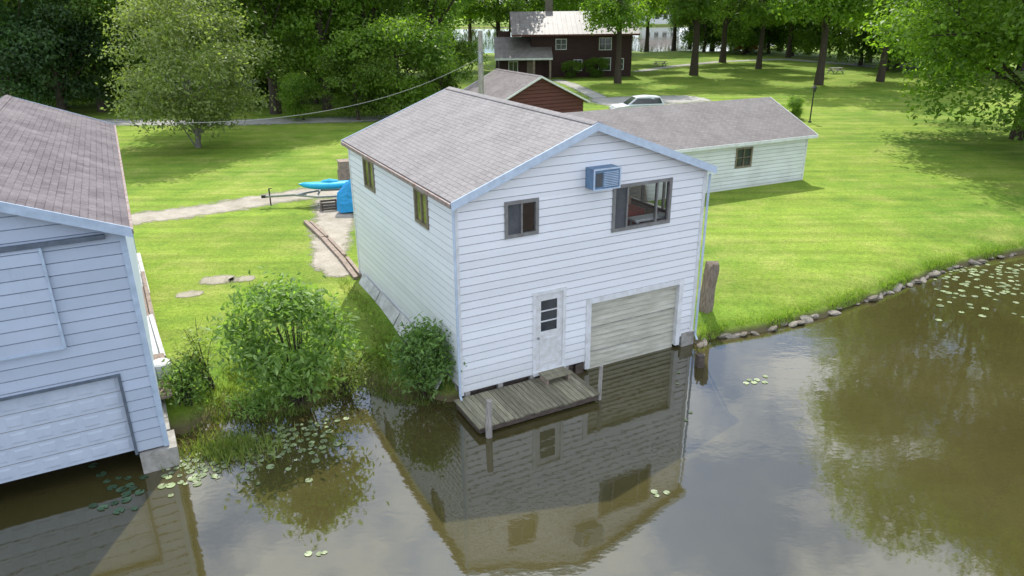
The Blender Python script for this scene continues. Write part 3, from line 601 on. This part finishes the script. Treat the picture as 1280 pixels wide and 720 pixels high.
x,y=P(412,262);cr=thing('crate','dark slatted crate on the gravel below the kayak','crate',(x,y,.72),R(20))
q=MB()
for z in(.03,.17,.31):
    q.box(-.4,.4,-.3,-.27,z,z+.09);q.box(-.4,.4,.27,.3,z,z+.09);q.box(-.4,-.37,-.27,.27,z,z+.09);q.box(.37,.4,-.27,.27,z,z+.09)
q.build('slats',M['wetwood'],cr)
for sx_ in(-.34,.34):
    for sy in(-.24,.24): q=MB();q.box(sx_-.02,sx_+.02,sy-.02,sy+.02,0,.42);q.build('corner_post',M['wetwood'],cr)
x,y=P(436,228);q=MB();q.box(-.5,.5,-.4,.4,0,.7);q.box(-.45,.4,-.36,.36,.705,1.2);q.box(-.5,.45,-.4,.4,1.2,1.24);o=q.build('lumber_stack',M['lumber']);o.location=(x,y,.72);o.rotation_euler=(0,0,R(25));tag(o,'stacked brown lumber behind the blue tarp at the boathouse back corner','lumber')
tp=[(382,279),(404,300),(426,324),(446,350)]
for i in range(3):
    a=P(*tp[i]);b_=P(*tp[i+1]);q=MB();z=.76
    q.beam((a[0],a[1],z),(b_[0]*.97+a[0]*.03,b_[1]*.97+a[1]*.03,z-.02*i),.18,.16);q.beam((a[0]+.25,a[1],z),(b_[0]*.9+a[0]*.1+.25,b_[1]*.9+a[1]*.1,z+.01),.13,.1)
    tag(q.build('edging_timber',M['lumber']),['edging timber nearest the trailer','middle edging timber beside the gravel strip','edging timber nearest the boathouse wall'][i],'timber','timbers edging the gravel strip')
for i,(a,b_,mt,lb) in enumerate([((176,345),(190,420),'lumber','brown board lying along the left boathouse wall'),((186,400),(199,452),'sheet','white board lying along the left boathouse wall'),((171,322),(181,372),'sheet','farther white board beside the left boathouse wall'),((199,450),(206,500),'lumber','short plank nearest the water beside the left boathouse')]):
    p0=P(*a);p1=P(*b_);q=MB();q.beam((p0[0],p0[1],.78+.03*i),(p1[0],p1[1],.76),.28,.06);q.beam((p0[0]+.1,p0[1],.86),(p1[0]+.15,p1[1],.84),.12,.07)
    tag(q.build('loose_board',M[mt]),lb,'board','boards by the left boathouse')
x,y=P(205,474);bk=thing('plastic_drum','white plastic drum beside the left boathouse wall','drum',(x,y,float(gz(x,y))-.02))
q=MB();q.tube([(0,0,0),(0,0,.04),(0,0,.3),(0,0,.33),(0,0,.36),(0,0,.68),(0,0,.72)],[.22,.25,.26,.275,.26,.25,.2],18);q.build('body',M['white'],bk)
q=MB();q.tube([(.08,0,.72),(.08,0,.76)],.05,10);q.build('cap',M['white'],bk)
UP=thing('utility_pole','grey wooden utility pole rising behind the boathouse roof','pole',(-1.95,50,.7))
q=MB();q.tube([(0,0,0),(0,0,4),(.03,0,7.6)],[.22,.19,.15],12);q.build('pole',M['post'],UP)
q=MB();q.tube([(0,-.28,5.6),(0,-.28,6.3)],.16,12);q.build('transformer',M['metal'],UP)
def wire(a,b,sag,label,r=.011):
    pts=[]
    for i in range(25):
        t=i/24;pts.append((a[0]+(b[0]-a[0])*t,a[1]+(b[1]-a[1])*t,a[2]+(b[2]-a[2])*t-sag*4*t*(1-t)))
    q=MB();q.tube(pts,r,5);tag(q.build('overhead_wire',M['wire']),label,'wire')
wire((-2.05,50,6.6),(-15.2,28.0,5.9),1.3,'sagging wire running from the pole to the left boathouse roof')
x,y=P(1012,153);LP=thing('lamp_post','thin black garden lamp post on the lawn right of the long garage','lamp post',(x,y,.7))
q=MB();q.tube([(0,0,0),(0,0,.1),(0,0,.12),(0,0,2.4)],[.14,.14,.06,.05],8);q.build('pole',M['black'],LP)
q=MB();q.hexa([(-.1,-.1,2.42),(.1,-.1,2.42),(.1,.1,2.42),(-.1,.1,2.42),(-.15,-.15,2.74),(.15,-.15,2.74),(.15,.15,2.74),(-.15,.15,2.74)]);q.build('lantern',M['dglass'],LP)
q=MB();q.tube([(0,0,2.74),(0,0,2.95)],[.24,.03],8);q.build('cap',M['black'],LP)
def picnic(px,py,label):
    x,y=P(px,py);t=thing('picnic_table',label,'picnic table',(x,y,.7),R(15))
    q=MB();q.box(-.95,.95,-.38,.38,.7,.75);q.build('tabletop',M['post'],t)
    for s in(-1,1):
        q=MB();q.box(-.95,.95,s*.7-.13,s*.7+.13,.42,.46);q.build('bench',M['post'],t)
        q=MB();q.beam((s*.7,-.75,.0),(s*.7,.2,.7),.05,.1);q.beam((s*.7,.75,.0),(s*.7,-.2,.7),.05,.1);q.beam((s*.7,-.8,.38),(s*.7,.8,.38),.05,.08);q.build('leg',M['post'],t)
picnic(825,83,'wooden picnic table on the lawn right of the log house');picnic(1044,92,'small picnic table in the shade on the far right lawn')
# ================================================================ vegetation
def leafmesh(name,pts,nrm,size,mat,seed,asp=.55,curl=.15):
    rs=np.random.RandomState(seed);n=len(pts)
    t=rs.normal(size=(n,3));t-=nrm*np.sum(t*nrm,1,keepdims=True);t/=np.linalg.norm(t,axis=1,keepdims=True)+1e-9
    b=np.cross(nrm,t);s=(size*rs.uniform(.6,1.3,n))[:,None]
    v=np.empty((n,4,3));v[:,0]=pts-t*s;v[:,1]=pts+b*s*asp+nrm*s*curl;v[:,2]=pts+t*s;v[:,3]=pts-b*s*asp+nrm*s*curl
    me=bpy.data.meshes.new(name);me.vertices.add(n*4);me.vertices.foreach_set('co',v.reshape(-1))
    me.loops.add(n*4);me.loops.foreach_set('vertex_index',np.arange(n*4,dtype=np.int32));me.polygons.add(n)
    me.polygons.foreach_set('loop_start',np.arange(0,n*4,4,dtype=np.int32));me.polygons.foreach_set('loop_total',np.full(n,4,dtype=np.int32))
    me.update(calc_edges=True);me.materials.append(mat);return me
def unit(rs,n):
    v=rs.normal(size=(n,3));return v/np.linalg.norm(v,axis=1,keepdims=True)
def crown(name,lobes,n,per,sig,size,mat,seed,asp=.55,flat=.6,up=.5):
    rs=np.random.RandomState(seed);lobes=np.array(lobes,float);wt=lobes[:,3]*lobes[:,4];wt/=wt.sum()
    K=max(1,n//per);li=rs.choice(len(lobes),K,p=wt);d=unit(rs,K);d[:,2]=np.where(d[:,2]<-.5,-d[:,2],d[:,2])
    c=lobes[li,:3]+d*lobes[li,3:6]*rs.uniform(.55,1.05,(K,1))
    ci=np.repeat(np.arange(K),per);off=rs.normal(size=(len(ci),3))*sig;off[:,2]*=flat;pts=c[ci]+off
    nr=d[ci]*.6+unit(rs,len(ci))*.8;nr[:,2]+=up;nr/=np.linalg.norm(nr,axis=1,keepdims=True)
    return leafmesh(name,pts,nr,size,mat,seed+1,asp)
def lobeset(seed,c,r,n,lr,zmin=None):
    rs=np.random.RandomState(seed);out=[]
    for i in range(n):
        d=unit(rs,1)[0]*rs.uniform(.35,1)**.5;p=np.array(c)+d*np.array(r);l=lr*rs.uniform(.65,1.25)
        if zmin and p[2]-l<zmin:p[2]=zmin+l
        out.append((*p,l,l,l*.8))
    return out
def trunkmesh(name,h,r,lobes,mat,seed,nl=8,base=.35,bend=.3):
    rr=random.Random(seed);q=MB();pts=[];rad=[]
    for i in range(8):
        t=i/7;pts.append((rr.uniform(-1,1)*bend*t,rr.uniform(-1,1)*bend*t,h*t-.2));rad.append(r*(1.35 if i==0 else 1-.7*t))
    q.tube(pts,rad,10)
    for l in rr.sample(lobes,min(nl,len(lobes))):
        t=rr.uniform(base,.9);i=int(t*7);a=Vector(pts[i]);b=Vector(l[:3]);m_=a.lerp(b,.5)+Vector((rr.uniform(-.4,.4),rr.uniform(-.4,.4),rr.uniform(-.2,.5)))
        q.tube([a,m_,b],[r*.38*(1-t*.4),r*.22,r*.06],6)
        for k in range(2):
            e=b+Vector((rr.uniform(-1,1),rr.uniform(-1,1),rr.uniform(-.3,1)))*l[3]*.8;q.tube([m_.lerp(b,.6),e],[r*.1,r*.03],5)
    return q.mesh(name,mat)
KIND={}
def mk(kind,h,r,lobes,n,per,sig,size,leaf,bark='bark',nl=8,base=.35,seed=1,asp=.55,bend=.3):
    KIND[kind]=(trunkmesh('trunk',h,r,lobes,M[bark],seed,nl,base,bend),crown('crown',lobes,n,per,sig,size,M[leaf],seed,asp))
mk('broad',20,.38,lobeset(1,(0,0,13.5),(4.7,4.7,11),36,2.2,1.0),27000,22,.55,.19,'leafA',seed=11,base=.2)
mk('broad2',22,.42,lobeset(2,(0,0,14.5),(5.2,4.8,12),38,2.3,.8),27000,22,.55,.19,'leafR',seed=12,base=.2)
mk('dark',17,.35,lobeset(3,(0,0,10),(4.4,4.4,9.5),32,2.2,.2),23000,22,.5,.18,'leafD',seed=13,base=.1)
mk('bushy',5,.2,lobeset(4,(0,0,3.4),(3,3,2.8),16,1.5,0),13000,20,.38,.13,'leafR',seed=14,base=.1)
mk('tall',21,.5,lobeset(5,(0,0,15),(7,7,9),34,2.4,5.8),23000,22,.6,.22,'leafA',seed=15,base=.35,nl=14,bend=.25)
mk('tall2',20,.42,lobeset(6,(0,0,14),(6.3,6.3,9),30,2.2,5.2),20000,22,.6,.22,'leafR',seed=16,base=.35,nl=12,bend=.6)
mk('olive',7.5,.15,lobeset(7,(0,0,5.2),(4.0,4.0,4.5),40,1.3,.4),24000,20,.45,.11,'leafO','barkg',nl=28,base=.1,seed=17,bend=.5)
rb=random.Random(77);low=[]
for i in range(26):
    a=2*math.pi*i/26+rb.uniform(-.1,.1);r_=rb.uniform(5.5,10.5);l=rb.uniform(1.6,2.5);low.append((math.cos(a)*r_,math.sin(a)*r_,rb.uniform(2.6,7.5),l,l,l*.75))
mk('big',24,.5,lobeset(8,(0,0,17),(10.5,10.5,16),84,2.9,1.6)+low,100000,26,.65,.18,'leafR',seed=18,base=.12,nl=26,bend=.5)
def tree(kind,x,y,s,label,name='tree',cat='tree',group=None,z=.6,seed=0,sz=None):
    t=thing(name,label,cat,(x,y,z),random.uniform(0,6.28),group);t.scale=(s,s,sz or s)
    link('trunk',KIND[kind][0],t);link('crown',KIND[kind][1],t);return t
def tp_(kind,px,py,s,label,**k): x,y=P(px,py);return tree(kind,x,y,s,label,**k)
tp_('dark',15,150,1,'dark blue-green tree at the far left behind the faded purple-brown roof')
tp_('dark',80,146,.95,'dark dense tree second from the left edge behind the faded purple-brown roof')
tp_('broad',128,140,.85,'tree just left of the pale olive tree')
tp_('olive',248,184,1.12,'pale olive airy tree with grey twigs standing in front of the left woods',name='airy_tree')
tp_('bushy',380,150,.6,'low green bush between the gravel lane and the left woods',name='bush',cat='bush')
tp_('broad2',345,142,1,'mid-green tree with visible trunk right of the pale olive tree')
tp_('broad2',410,137,.95,'leafy green tree in the middle of the left woods')
tp_('broad',462,130,.9,'green tree behind the rounded bushes left of the tall thick trunk')
tp_('bushy',500,146,1.25,'large rounded green bush left of the boathouse ridge',name='bush',cat='bush')
tp_('bushy',448,150,.9,'smaller rounded bush beside the gravel lane end',name='bush',cat='bush')
tp_('bushy',552,128,1,'leafy bush at the foot of the tall thick trunk',name='bush',cat='bush')
tp_('tall',541,118,1,'tall thick-trunked tree directly above the boathouse back roof corner')
gl_='trees filling the left woods'
for i,(px,py,k) in enumerate([(-60,135,'dark'),(-20,122,'dark'),(45,118,'broad'),(100,112,'broad2'),(165,120,'broad2'),(200,104,'broad'),(235,118,'broad2'),(290,116,'broad'),(330,102,'dark'),(375,114,'broad2'),(440,108,'broad'),(495,106,'broad2'),(10,98,'dark'),(80,95,'broad'),(150,95,'dark'),(260,95,'broad'),(390,94,'broad2'),(470,92,'dark'),(535,90,'broad')]):
    tp_(k,px,py,random.uniform(1.0,1.25),'tree in the dense woods behind the front row at left',group=gl_)
for i in range(10):
    tp_('bushy',-20+i*52,140-i*1.2+random.uniform(-3,3),random.uniform(.75,1.1),'understorey bush at the foot of the left woods',name='bush',cat='bush',group='understorey bushes of the left woods')
tp_('tall2',624,86,1,'tall tree standing at the left end of the log house')
tp_('tall2',588,68,1,'slim tall tree by the far lake left of the log house')
tp_('tall',655,74,1,'tall tree behind the log house porch wing')
tp_('broad2',720,72,1,'leafy tree rising behind the log house roof')
tp_('tall2',772,104,.95,'tall leafy tree shading the front of the log house right end')
tp_('bushy',640,92,.5,'clipped bush at the left corner of the log house',name='bush',cat='bush')
tp_('bushy',745,97,.4,'low bush under the log house right windows',name='bush',cat='bush')
tp_('bushy',715,98,.35,'small bush beside the log house entrance path',name='bush',cat='bush')
for px,py,k,s,lb in [(808,64,'tall2',1,'slender tall tree right of the log house roof'),(842,62,'tall2',1.05,'second slender tree right of the log house'),(867,94,'tall',1,'thick dark trunk tree nearest the gravel parking'),(903,78,'tall',.95,'thick trunk tree right of the parking trees'),(948,86,'tall2',.9,'straight trunk tree in the middle of the back lawn'),(985,72,'tall2',1,'thin trunk tree farther back on the lawn'),(1023,106,'tall2',1.05,'tree with slightly bent trunk above the garden lamp post'),(785,80,'tall2',1,'tall tree rising at the right end of the log house'),(1100,102,'tall2',.95,'tall tree between the lamp post and the spreading tree')]:
    tp_(k,px,py,s,lb)
gr='trees of the dark far right woods'
for px,py,k,s in [(935,66,'dark',1.2),(975,64,'broad2',1.2),(1010,68,'dark',1.2),(1050,72,'dark',1.2),(1085,78,'broad',1.2),(1120,84,'dark',1.1),(1160,90,'broad2',1.1),(1200,92,'dark',1.1),(1250,98,'broad',1.1),(1300,104,'dark',1.1),(1350,112,'broad2',1.1),(890,62,'broad',1.1),(1145,80,'dark',1.2),(1215,84,'dark',1.2),(1275,88,'dark',1.2),(862,60,'dark',1),(915,62,'dark',1.1),(955,62,'dark',1.1),(690,66,'dark',1.1),(755,68,'dark',1.1)]:
    tp_(k,px,py,s,'tree in the dark woods beyond the right lawn' if px>800 else 'dark tree by the far lake behind the log house roof',group=gr if px>800 else 'trees behind the log house')
for px,py in ((880,65),(905,64),(930,68),(960,67),(990,70),(1030,74),(1075,82),(1110,88)): tp_('bushy',px,py,1.6,'low bush at the edge of the dark far right woods',name='bush',cat='bush',group='bushes edging the far right woods')
tree('big',36,51.5,1.0,'very large bright green spreading tree at the right edge of the lawn',name='spreading_tree')
tree('big',38.5,38,.95,'tall leafy tree beyond the extreme right edge nearer the water',name='spreading_tree')
tp_('bushy',990,148,.28,'leafy shrub behind the right end of the long garage',name='bush',cat='bush')
rs=np.random.RandomState(9);lb=[(x,rs.uniform(338,360),rs.uniform(3,10),9,6,7) for x in np.arange(-330,420,7)]
o=link('far_wood',crown('far_wood',lb,26000,20,1.6,.9,M['leafD'],5));tag(o,'dark tree line on the far shore of the lake','wood',kind='stuff')
def shrub(name,label,px,py,z,rx,h,n,size,mat,seed,per=14,sig=.16,stems=14,zc=.55,lr=.45,sh=(0,0),nlb=16):
    x,y=P(px,py,z);z=max(0.02,float(gz(x,y))-.03);t=thing(name,label,'shrub',(x,y,z))
    lo=lobeset(seed,(sh[0],sh[1],h*zc),(rx*.8,rx*.75,h*.45),nlb,lr,.05)
    link('foliage',crown('foliage',lo,n,per,sig,size,mat,seed,asp=.34),t)
    q=MB();rr=random.Random(seed)
    for i in range(stems):
        l=rr.choice(lo);a=(rr.uniform(-.2,.2),rr.uniform(-.2,.2),-.1);b=Vector(l[:3]);e=b+Vector((rr.uniform(-.4,.4),rr.uniform(-.4,.4),rr.uniform(.2,.6)))
        q.tube([a,b*.5+Vector((0,0,.2)),b,e],[.025,.018,.012,.004],5)
    q.build('stems',M['bark'],t);return t
shrub('leafy_shrub','large leafy green shrub on the bank between the two boathouses',376,493,.3,2.0,3.4,6400,.105,M['leafS'],31,stems=50,lr=.26,nlb=44,per=5,sig=.28)
shrub('leafy_shrub','yellow-green weedy shrub at the right of the big bank shrub',432,476,.3,.7,1.1,1600,.065,M['weed'],33,lr=.2,nlb=26,per=6,sig=.2)
shrub('vine_shrub','green vine bush growing against the boathouse front left corner',530,487,.2,.85,1.8,4600,.075,M['leafV'],35,lr=.24,nlb=34,per=8,sig=.22)
shrub('leafy_shrub','small green shrub beside the left boathouse corner',236,510,.2,.6,1.1,1500,.07,M['leafS'],37,lr=.22,nlb=22,per=6,sig=.2)
shrub('leafy_shrub','low bushy growth at the water below the big bank shrub',320,514,.1,.9,.5,1500,.055,M['leafS'],39,lr=.2)
shrub('leafy_shrub','thin weedy sapling between the drum and the big bank shrub',262,488,.3,.5,1.7,900,.06,M['weed'],41,lr=.2,nlb=16,per=7)
def blades(name,label,cat,pts,h,w_,mat,seed):
    rs=np.random.RandomState(seed);n=len(pts);pts=np.array(pts);a=rs.uniform(0,6.28,n);hh=h*rs.uniform(.5,1.3,n);ln=rs.normal(size=(n,2))*.35*hh[:,None]
    v=np.empty((n,3,3));d=np.stack([np.cos(a),np.sin(a),0*a],1)*w_
    v[:,0]=pts-d;v[:,1]=pts+d;v[:,2]=pts;v[:,2,:2]+=ln;v[:,2,2]+=hh
    me=bpy.data.meshes.new(name);me.vertices.add(n*3);me.vertices.foreach_set('co',v.reshape(-1));me.loops.add(n*3);me.loops.foreach_set('vertex_index',np.arange(n*3,dtype=np.int32));me.polygons.add(n)
    me.polygons.foreach_set('loop_start',np.arange(0,n*3,3,dtype=np.int32));me.polygons.foreach_set('loop_total',np.full(n,3,dtype=np.int32));me.update(calc_edges=True);me.materials.append(mat)
    o=link(name,me);tag(o,label,cat,kind='stuff');return o
rs=np.random.RandomState(21)
def rect(u,w_,a,b,c,d): return (u>a)&(u<b)&(w_>c)&(w_<d)
def inb(x,y):
    u,w_=w2l(x,y);a=rect(u,w_,-.1,W+.1,-.1,L+.1)
    u,w_=w2l(x,y,ox,oy,YL);b=rect(u,w_,-.1,WL+.15,-.2,LL+.1)
    u,w_=w2l(x,y,gx,gy,YG);c=rect(u,w_,-.1,LG+.1,-.1,DG)
    return a|b|c
def indrive(x,y):
    r_=np.zeros(len(x),bool)
    for D_ in DRV:
        A=np.array(D_)
        for i in range(len(A)-1):
            p,q_=A[i,:2],A[i+1,:2];d=q_-p;t=np.clip(((x-p[0])*d[0]+(y-p[1])*d[1])/(d@d),0,1)
            r_|=np.hypot(x-p[0]-t*d[0],y-p[1]-t*d[1])<(A[i,2]*(1-t)+A[i+1,2]*t)*.34
    return r_
n=100000;x=rs.uniform(-19,26,n);y=rs.uniform(15,42,n)
k=(y-shore(x)>.12)&~inb(x,y)&~indrive(x,y)&(rs.uniform(size=n)<np.clip(1.4-(y-15)/30,.2,1));x,y=x[k],y[k]
blades('lawn_grass','short bright mown lawn grass around the boathouses','grass',np.stack([x,y,gz(x,y)-.005],1),.034,.009,M['blade'],5)
n=9000;x=rs.uniform(-8.2,-2.2,n);o2=rs.uniform(-.25,2.2,n);y=shore(x)+o2;k=~inb(x,y)&(np.sin(x*3.1)+np.sin(y*4.3+x)+rs.normal(size=n)*.8>-.3);x,y=x[k],y[k]
blades('bank_weeds','ragged weeds along the bank between the two boathouses','weeds',np.stack([x,y,np.maximum(gz(x,y),-.02)],1),.17,.016,M['weed'],6)
n=7000;x=rs.uniform(5.9,22,n);y=shore(x)+np.abs(rs.normal(size=n))*.2+.02;blades('shore_grass','longer grass fringe over the shore stones','grass',np.stack([x,y,gz(x,y)],1),.12,.012,M['blade'],7)
x0,y0=P(285,562,0);n=1500;r_=np.abs(rs.normal(size=n))*.5;a=rs.uniform(0,6.28,n);blades('water_grass','yellow-green water grass clump standing among the lily pads','grass',np.stack([x0+np.cos(a)*r_*1.3,y0+np.sin(a)*r_*.8,0*a-.03],1),.28,.02,M['weed'],8)
u=rs.uniform(0,9,700);w_=rs.uniform(-1.0,-.5,700);x,y=l2w(w_,u);blades('wall_weeds','rough weeds along the left base of the middle boathouse','weeds',np.stack([x,y,gz(x,y)],1),.14,.015,M['weed'],9)
RK=[]
for s in range(5):
    r_=np.random.RandomState(s+50)
    bm=bmesh.new();bmesh.ops.create_icosphere(bm,subdivisions=2,radius=1);ax=r_.normal(size=(5,3))
    for v in bm.verts:
        p=np.array(v.co);k=1+.16*sum(math.sin(2.2*float(p@a_)+i) for i,a_ in enumerate(ax))/1.6;v.co=Vector([float(t) for t in p*k])
        v.co.z*=.62
    me=bpy.data.meshes.new('shore_rock');bm.to_mesh(me);bm.free();me.materials.append(M['stone' if s%2 else 'stone2']);RK.append(me)
rr=random.Random(8);x=5.75
while x<22.5:
    if rr.random()<.2: x+=rr.uniform(.15,.5)
    y=float(shore(x))+rr.uniform(-.1,.16);s=rr.choice([rr.uniform(.05,.1),rr.uniform(.1,.17),rr.uniform(.14,.24)])
    o=link('shore_rock',rr.choice(RK));o.location=(x,y,.02+s*.15);o.scale=(s*rr.uniform(1,1.9),s,s*rr.uniform(.5,.9));o.rotation_euler=(rr.uniform(-.3,.3),rr.uniform(-.3,.3),rr.uniform(-.6,1.4))
    tag(o,'rough grey-brown stone in the row edging the right lawn at the water','rock','shore stones edging the right lawn');x+=s*1.2+rr.uniform(0,.15)
def padmesh(seed):
    rr=random.Random(seed);q=MB();n=14;pts=[(0,0,.004)]
    for i in range(n+1):
        a=.22+(2*math.pi-.44)*i/n;k=1+rr.uniform(-.06,.06);pts.append((math.cos(a)*k,math.sin(a)*k,.02+rr.uniform(0,.06)))
    q.v=pts;q.f=[(0,i+1,i+2) for i in range(n)];return q
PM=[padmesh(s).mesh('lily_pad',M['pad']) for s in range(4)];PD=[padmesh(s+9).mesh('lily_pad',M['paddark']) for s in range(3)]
used=[]
def pad(x,y,r,ms,label,group):
    for (a,b,c) in used:
        if (a-x)**2+(b-y)**2<((r+c)*.8)**2: return False
    used.append((x,y,r));o=link('lily_pad',rr.choice(ms));o.location=(x,y,.012);o.scale=(r,r,r*.8);o.rotation_euler=(0,0,rr.uniform(0,6.28));tag(o,label,'lily pad',group);return True
def padpatch(n,fn,rng,ms,label,group):
    c=0;tr=0
    while c<n and tr<n*20:
        tr+=1;px,py=fn();x,y=P(px,py,0)
        if y<shore(x)+.05 and pad(x,y,rr.uniform(*rng),ms,label,group): c+=1
def pa():
    t=rr.random();return 212+t*200+rr.gauss(0,10),588-t*58+abs(rr.gauss(0,20))-10
padpatch(150,pa,(.045,.10),PM,'pale lily pad floating in the patch below the big bank shrub','lily pads below the bank shrub')
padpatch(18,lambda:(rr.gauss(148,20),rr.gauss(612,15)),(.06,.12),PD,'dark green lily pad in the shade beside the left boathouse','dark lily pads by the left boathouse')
padpatch(110,lambda:(rr.uniform(1168,1290),326+abs(rr.gauss(0,24))+ (rr.uniform(0,12))),(.06,.125),PM,'pale lily pad floating in the cove at the right edge','lily pads in the right cove')
padpatch(6,lambda:(rr.gauss(936,8),rr.gauss(477,4)),(.06,.10),PM,'pale lily pad in the small cluster off the garage bay','lily pads off the garage bay')
padpatch(3,lambda:(rr.gauss(825,6),rr.gauss(617,2)),(.05,.08),PM,'tiny pale lily pad adrift below the boathouse reflection','drifting lily pads in mid water')
padpatch(3,lambda:(rr.gauss(398,7),rr.gauss(693,3)),(.05,.08),PM,'tiny pale lily pad adrift at the bottom of the picture','drifting lily pads at the bottom')
padpatch(4,lambda:(rr.gauss(856,6),rr.gauss(500,18)),(.04,.07),PM,'tiny lily pad near the right corner of the middle boathouse','lily pads near the boathouse corner')
# ================================================================ light
EL,AZ=R(52),R(1)
s=Vector((math.sin(AZ)*math.cos(EL),math.cos(AZ)*math.cos(EL),math.sin(EL)))
sd=bpy.data.lights.new('sun','SUN');sd.energy=5.0;sd.angle=R(.5);sd.color=(1,.96,.88);so=bpy.data.objects.new('sun',sd);COL.objects.link(so);so.rotation_euler=s.to_track_quat('Z','Y').to_euler()
wd=bpy.data.worlds.new('World');SC.world=wd;wd.use_nodes=True;nt=wd.node_tree;bg=nt.nodes['Background']
sk=N(nt,'ShaderNodeTexSky',sky_type='NISHITA');sk.sun_disc=False;sk.sun_elevation=EL;sk.sun_rotation=AZ
tc=N(nt,'ShaderNodeTexCoord');mp_=N(nt,'ShaderNodeMapping');mp_.inputs['Scale'].default_value=(1,1,1.4);mp_.inputs['Location'].default_value=(.62,.3,.2);nt.links.new(tc.outputs['Generated'],mp_.inputs[0])
cl=noise(nt,mp_.outputs[0],6.0,8,.58)
cf=ramp(nt,cl,[(.40,0),(.48,.4),(.57,1)])
sky2=mix(nt,1,sk.outputs[0],(.85,1.08,1.42),'MULTIPLY')
mc=mix(nt,cf,sky2,(12.8,13.5,14.6))
nt.links.new(mc,bg.inputs[0]);bg.inputs[1].default_value=.145
SC.view_settings.view_transform='Standard';SC.view_settings.look='None';SC.view_settings.exposure=0
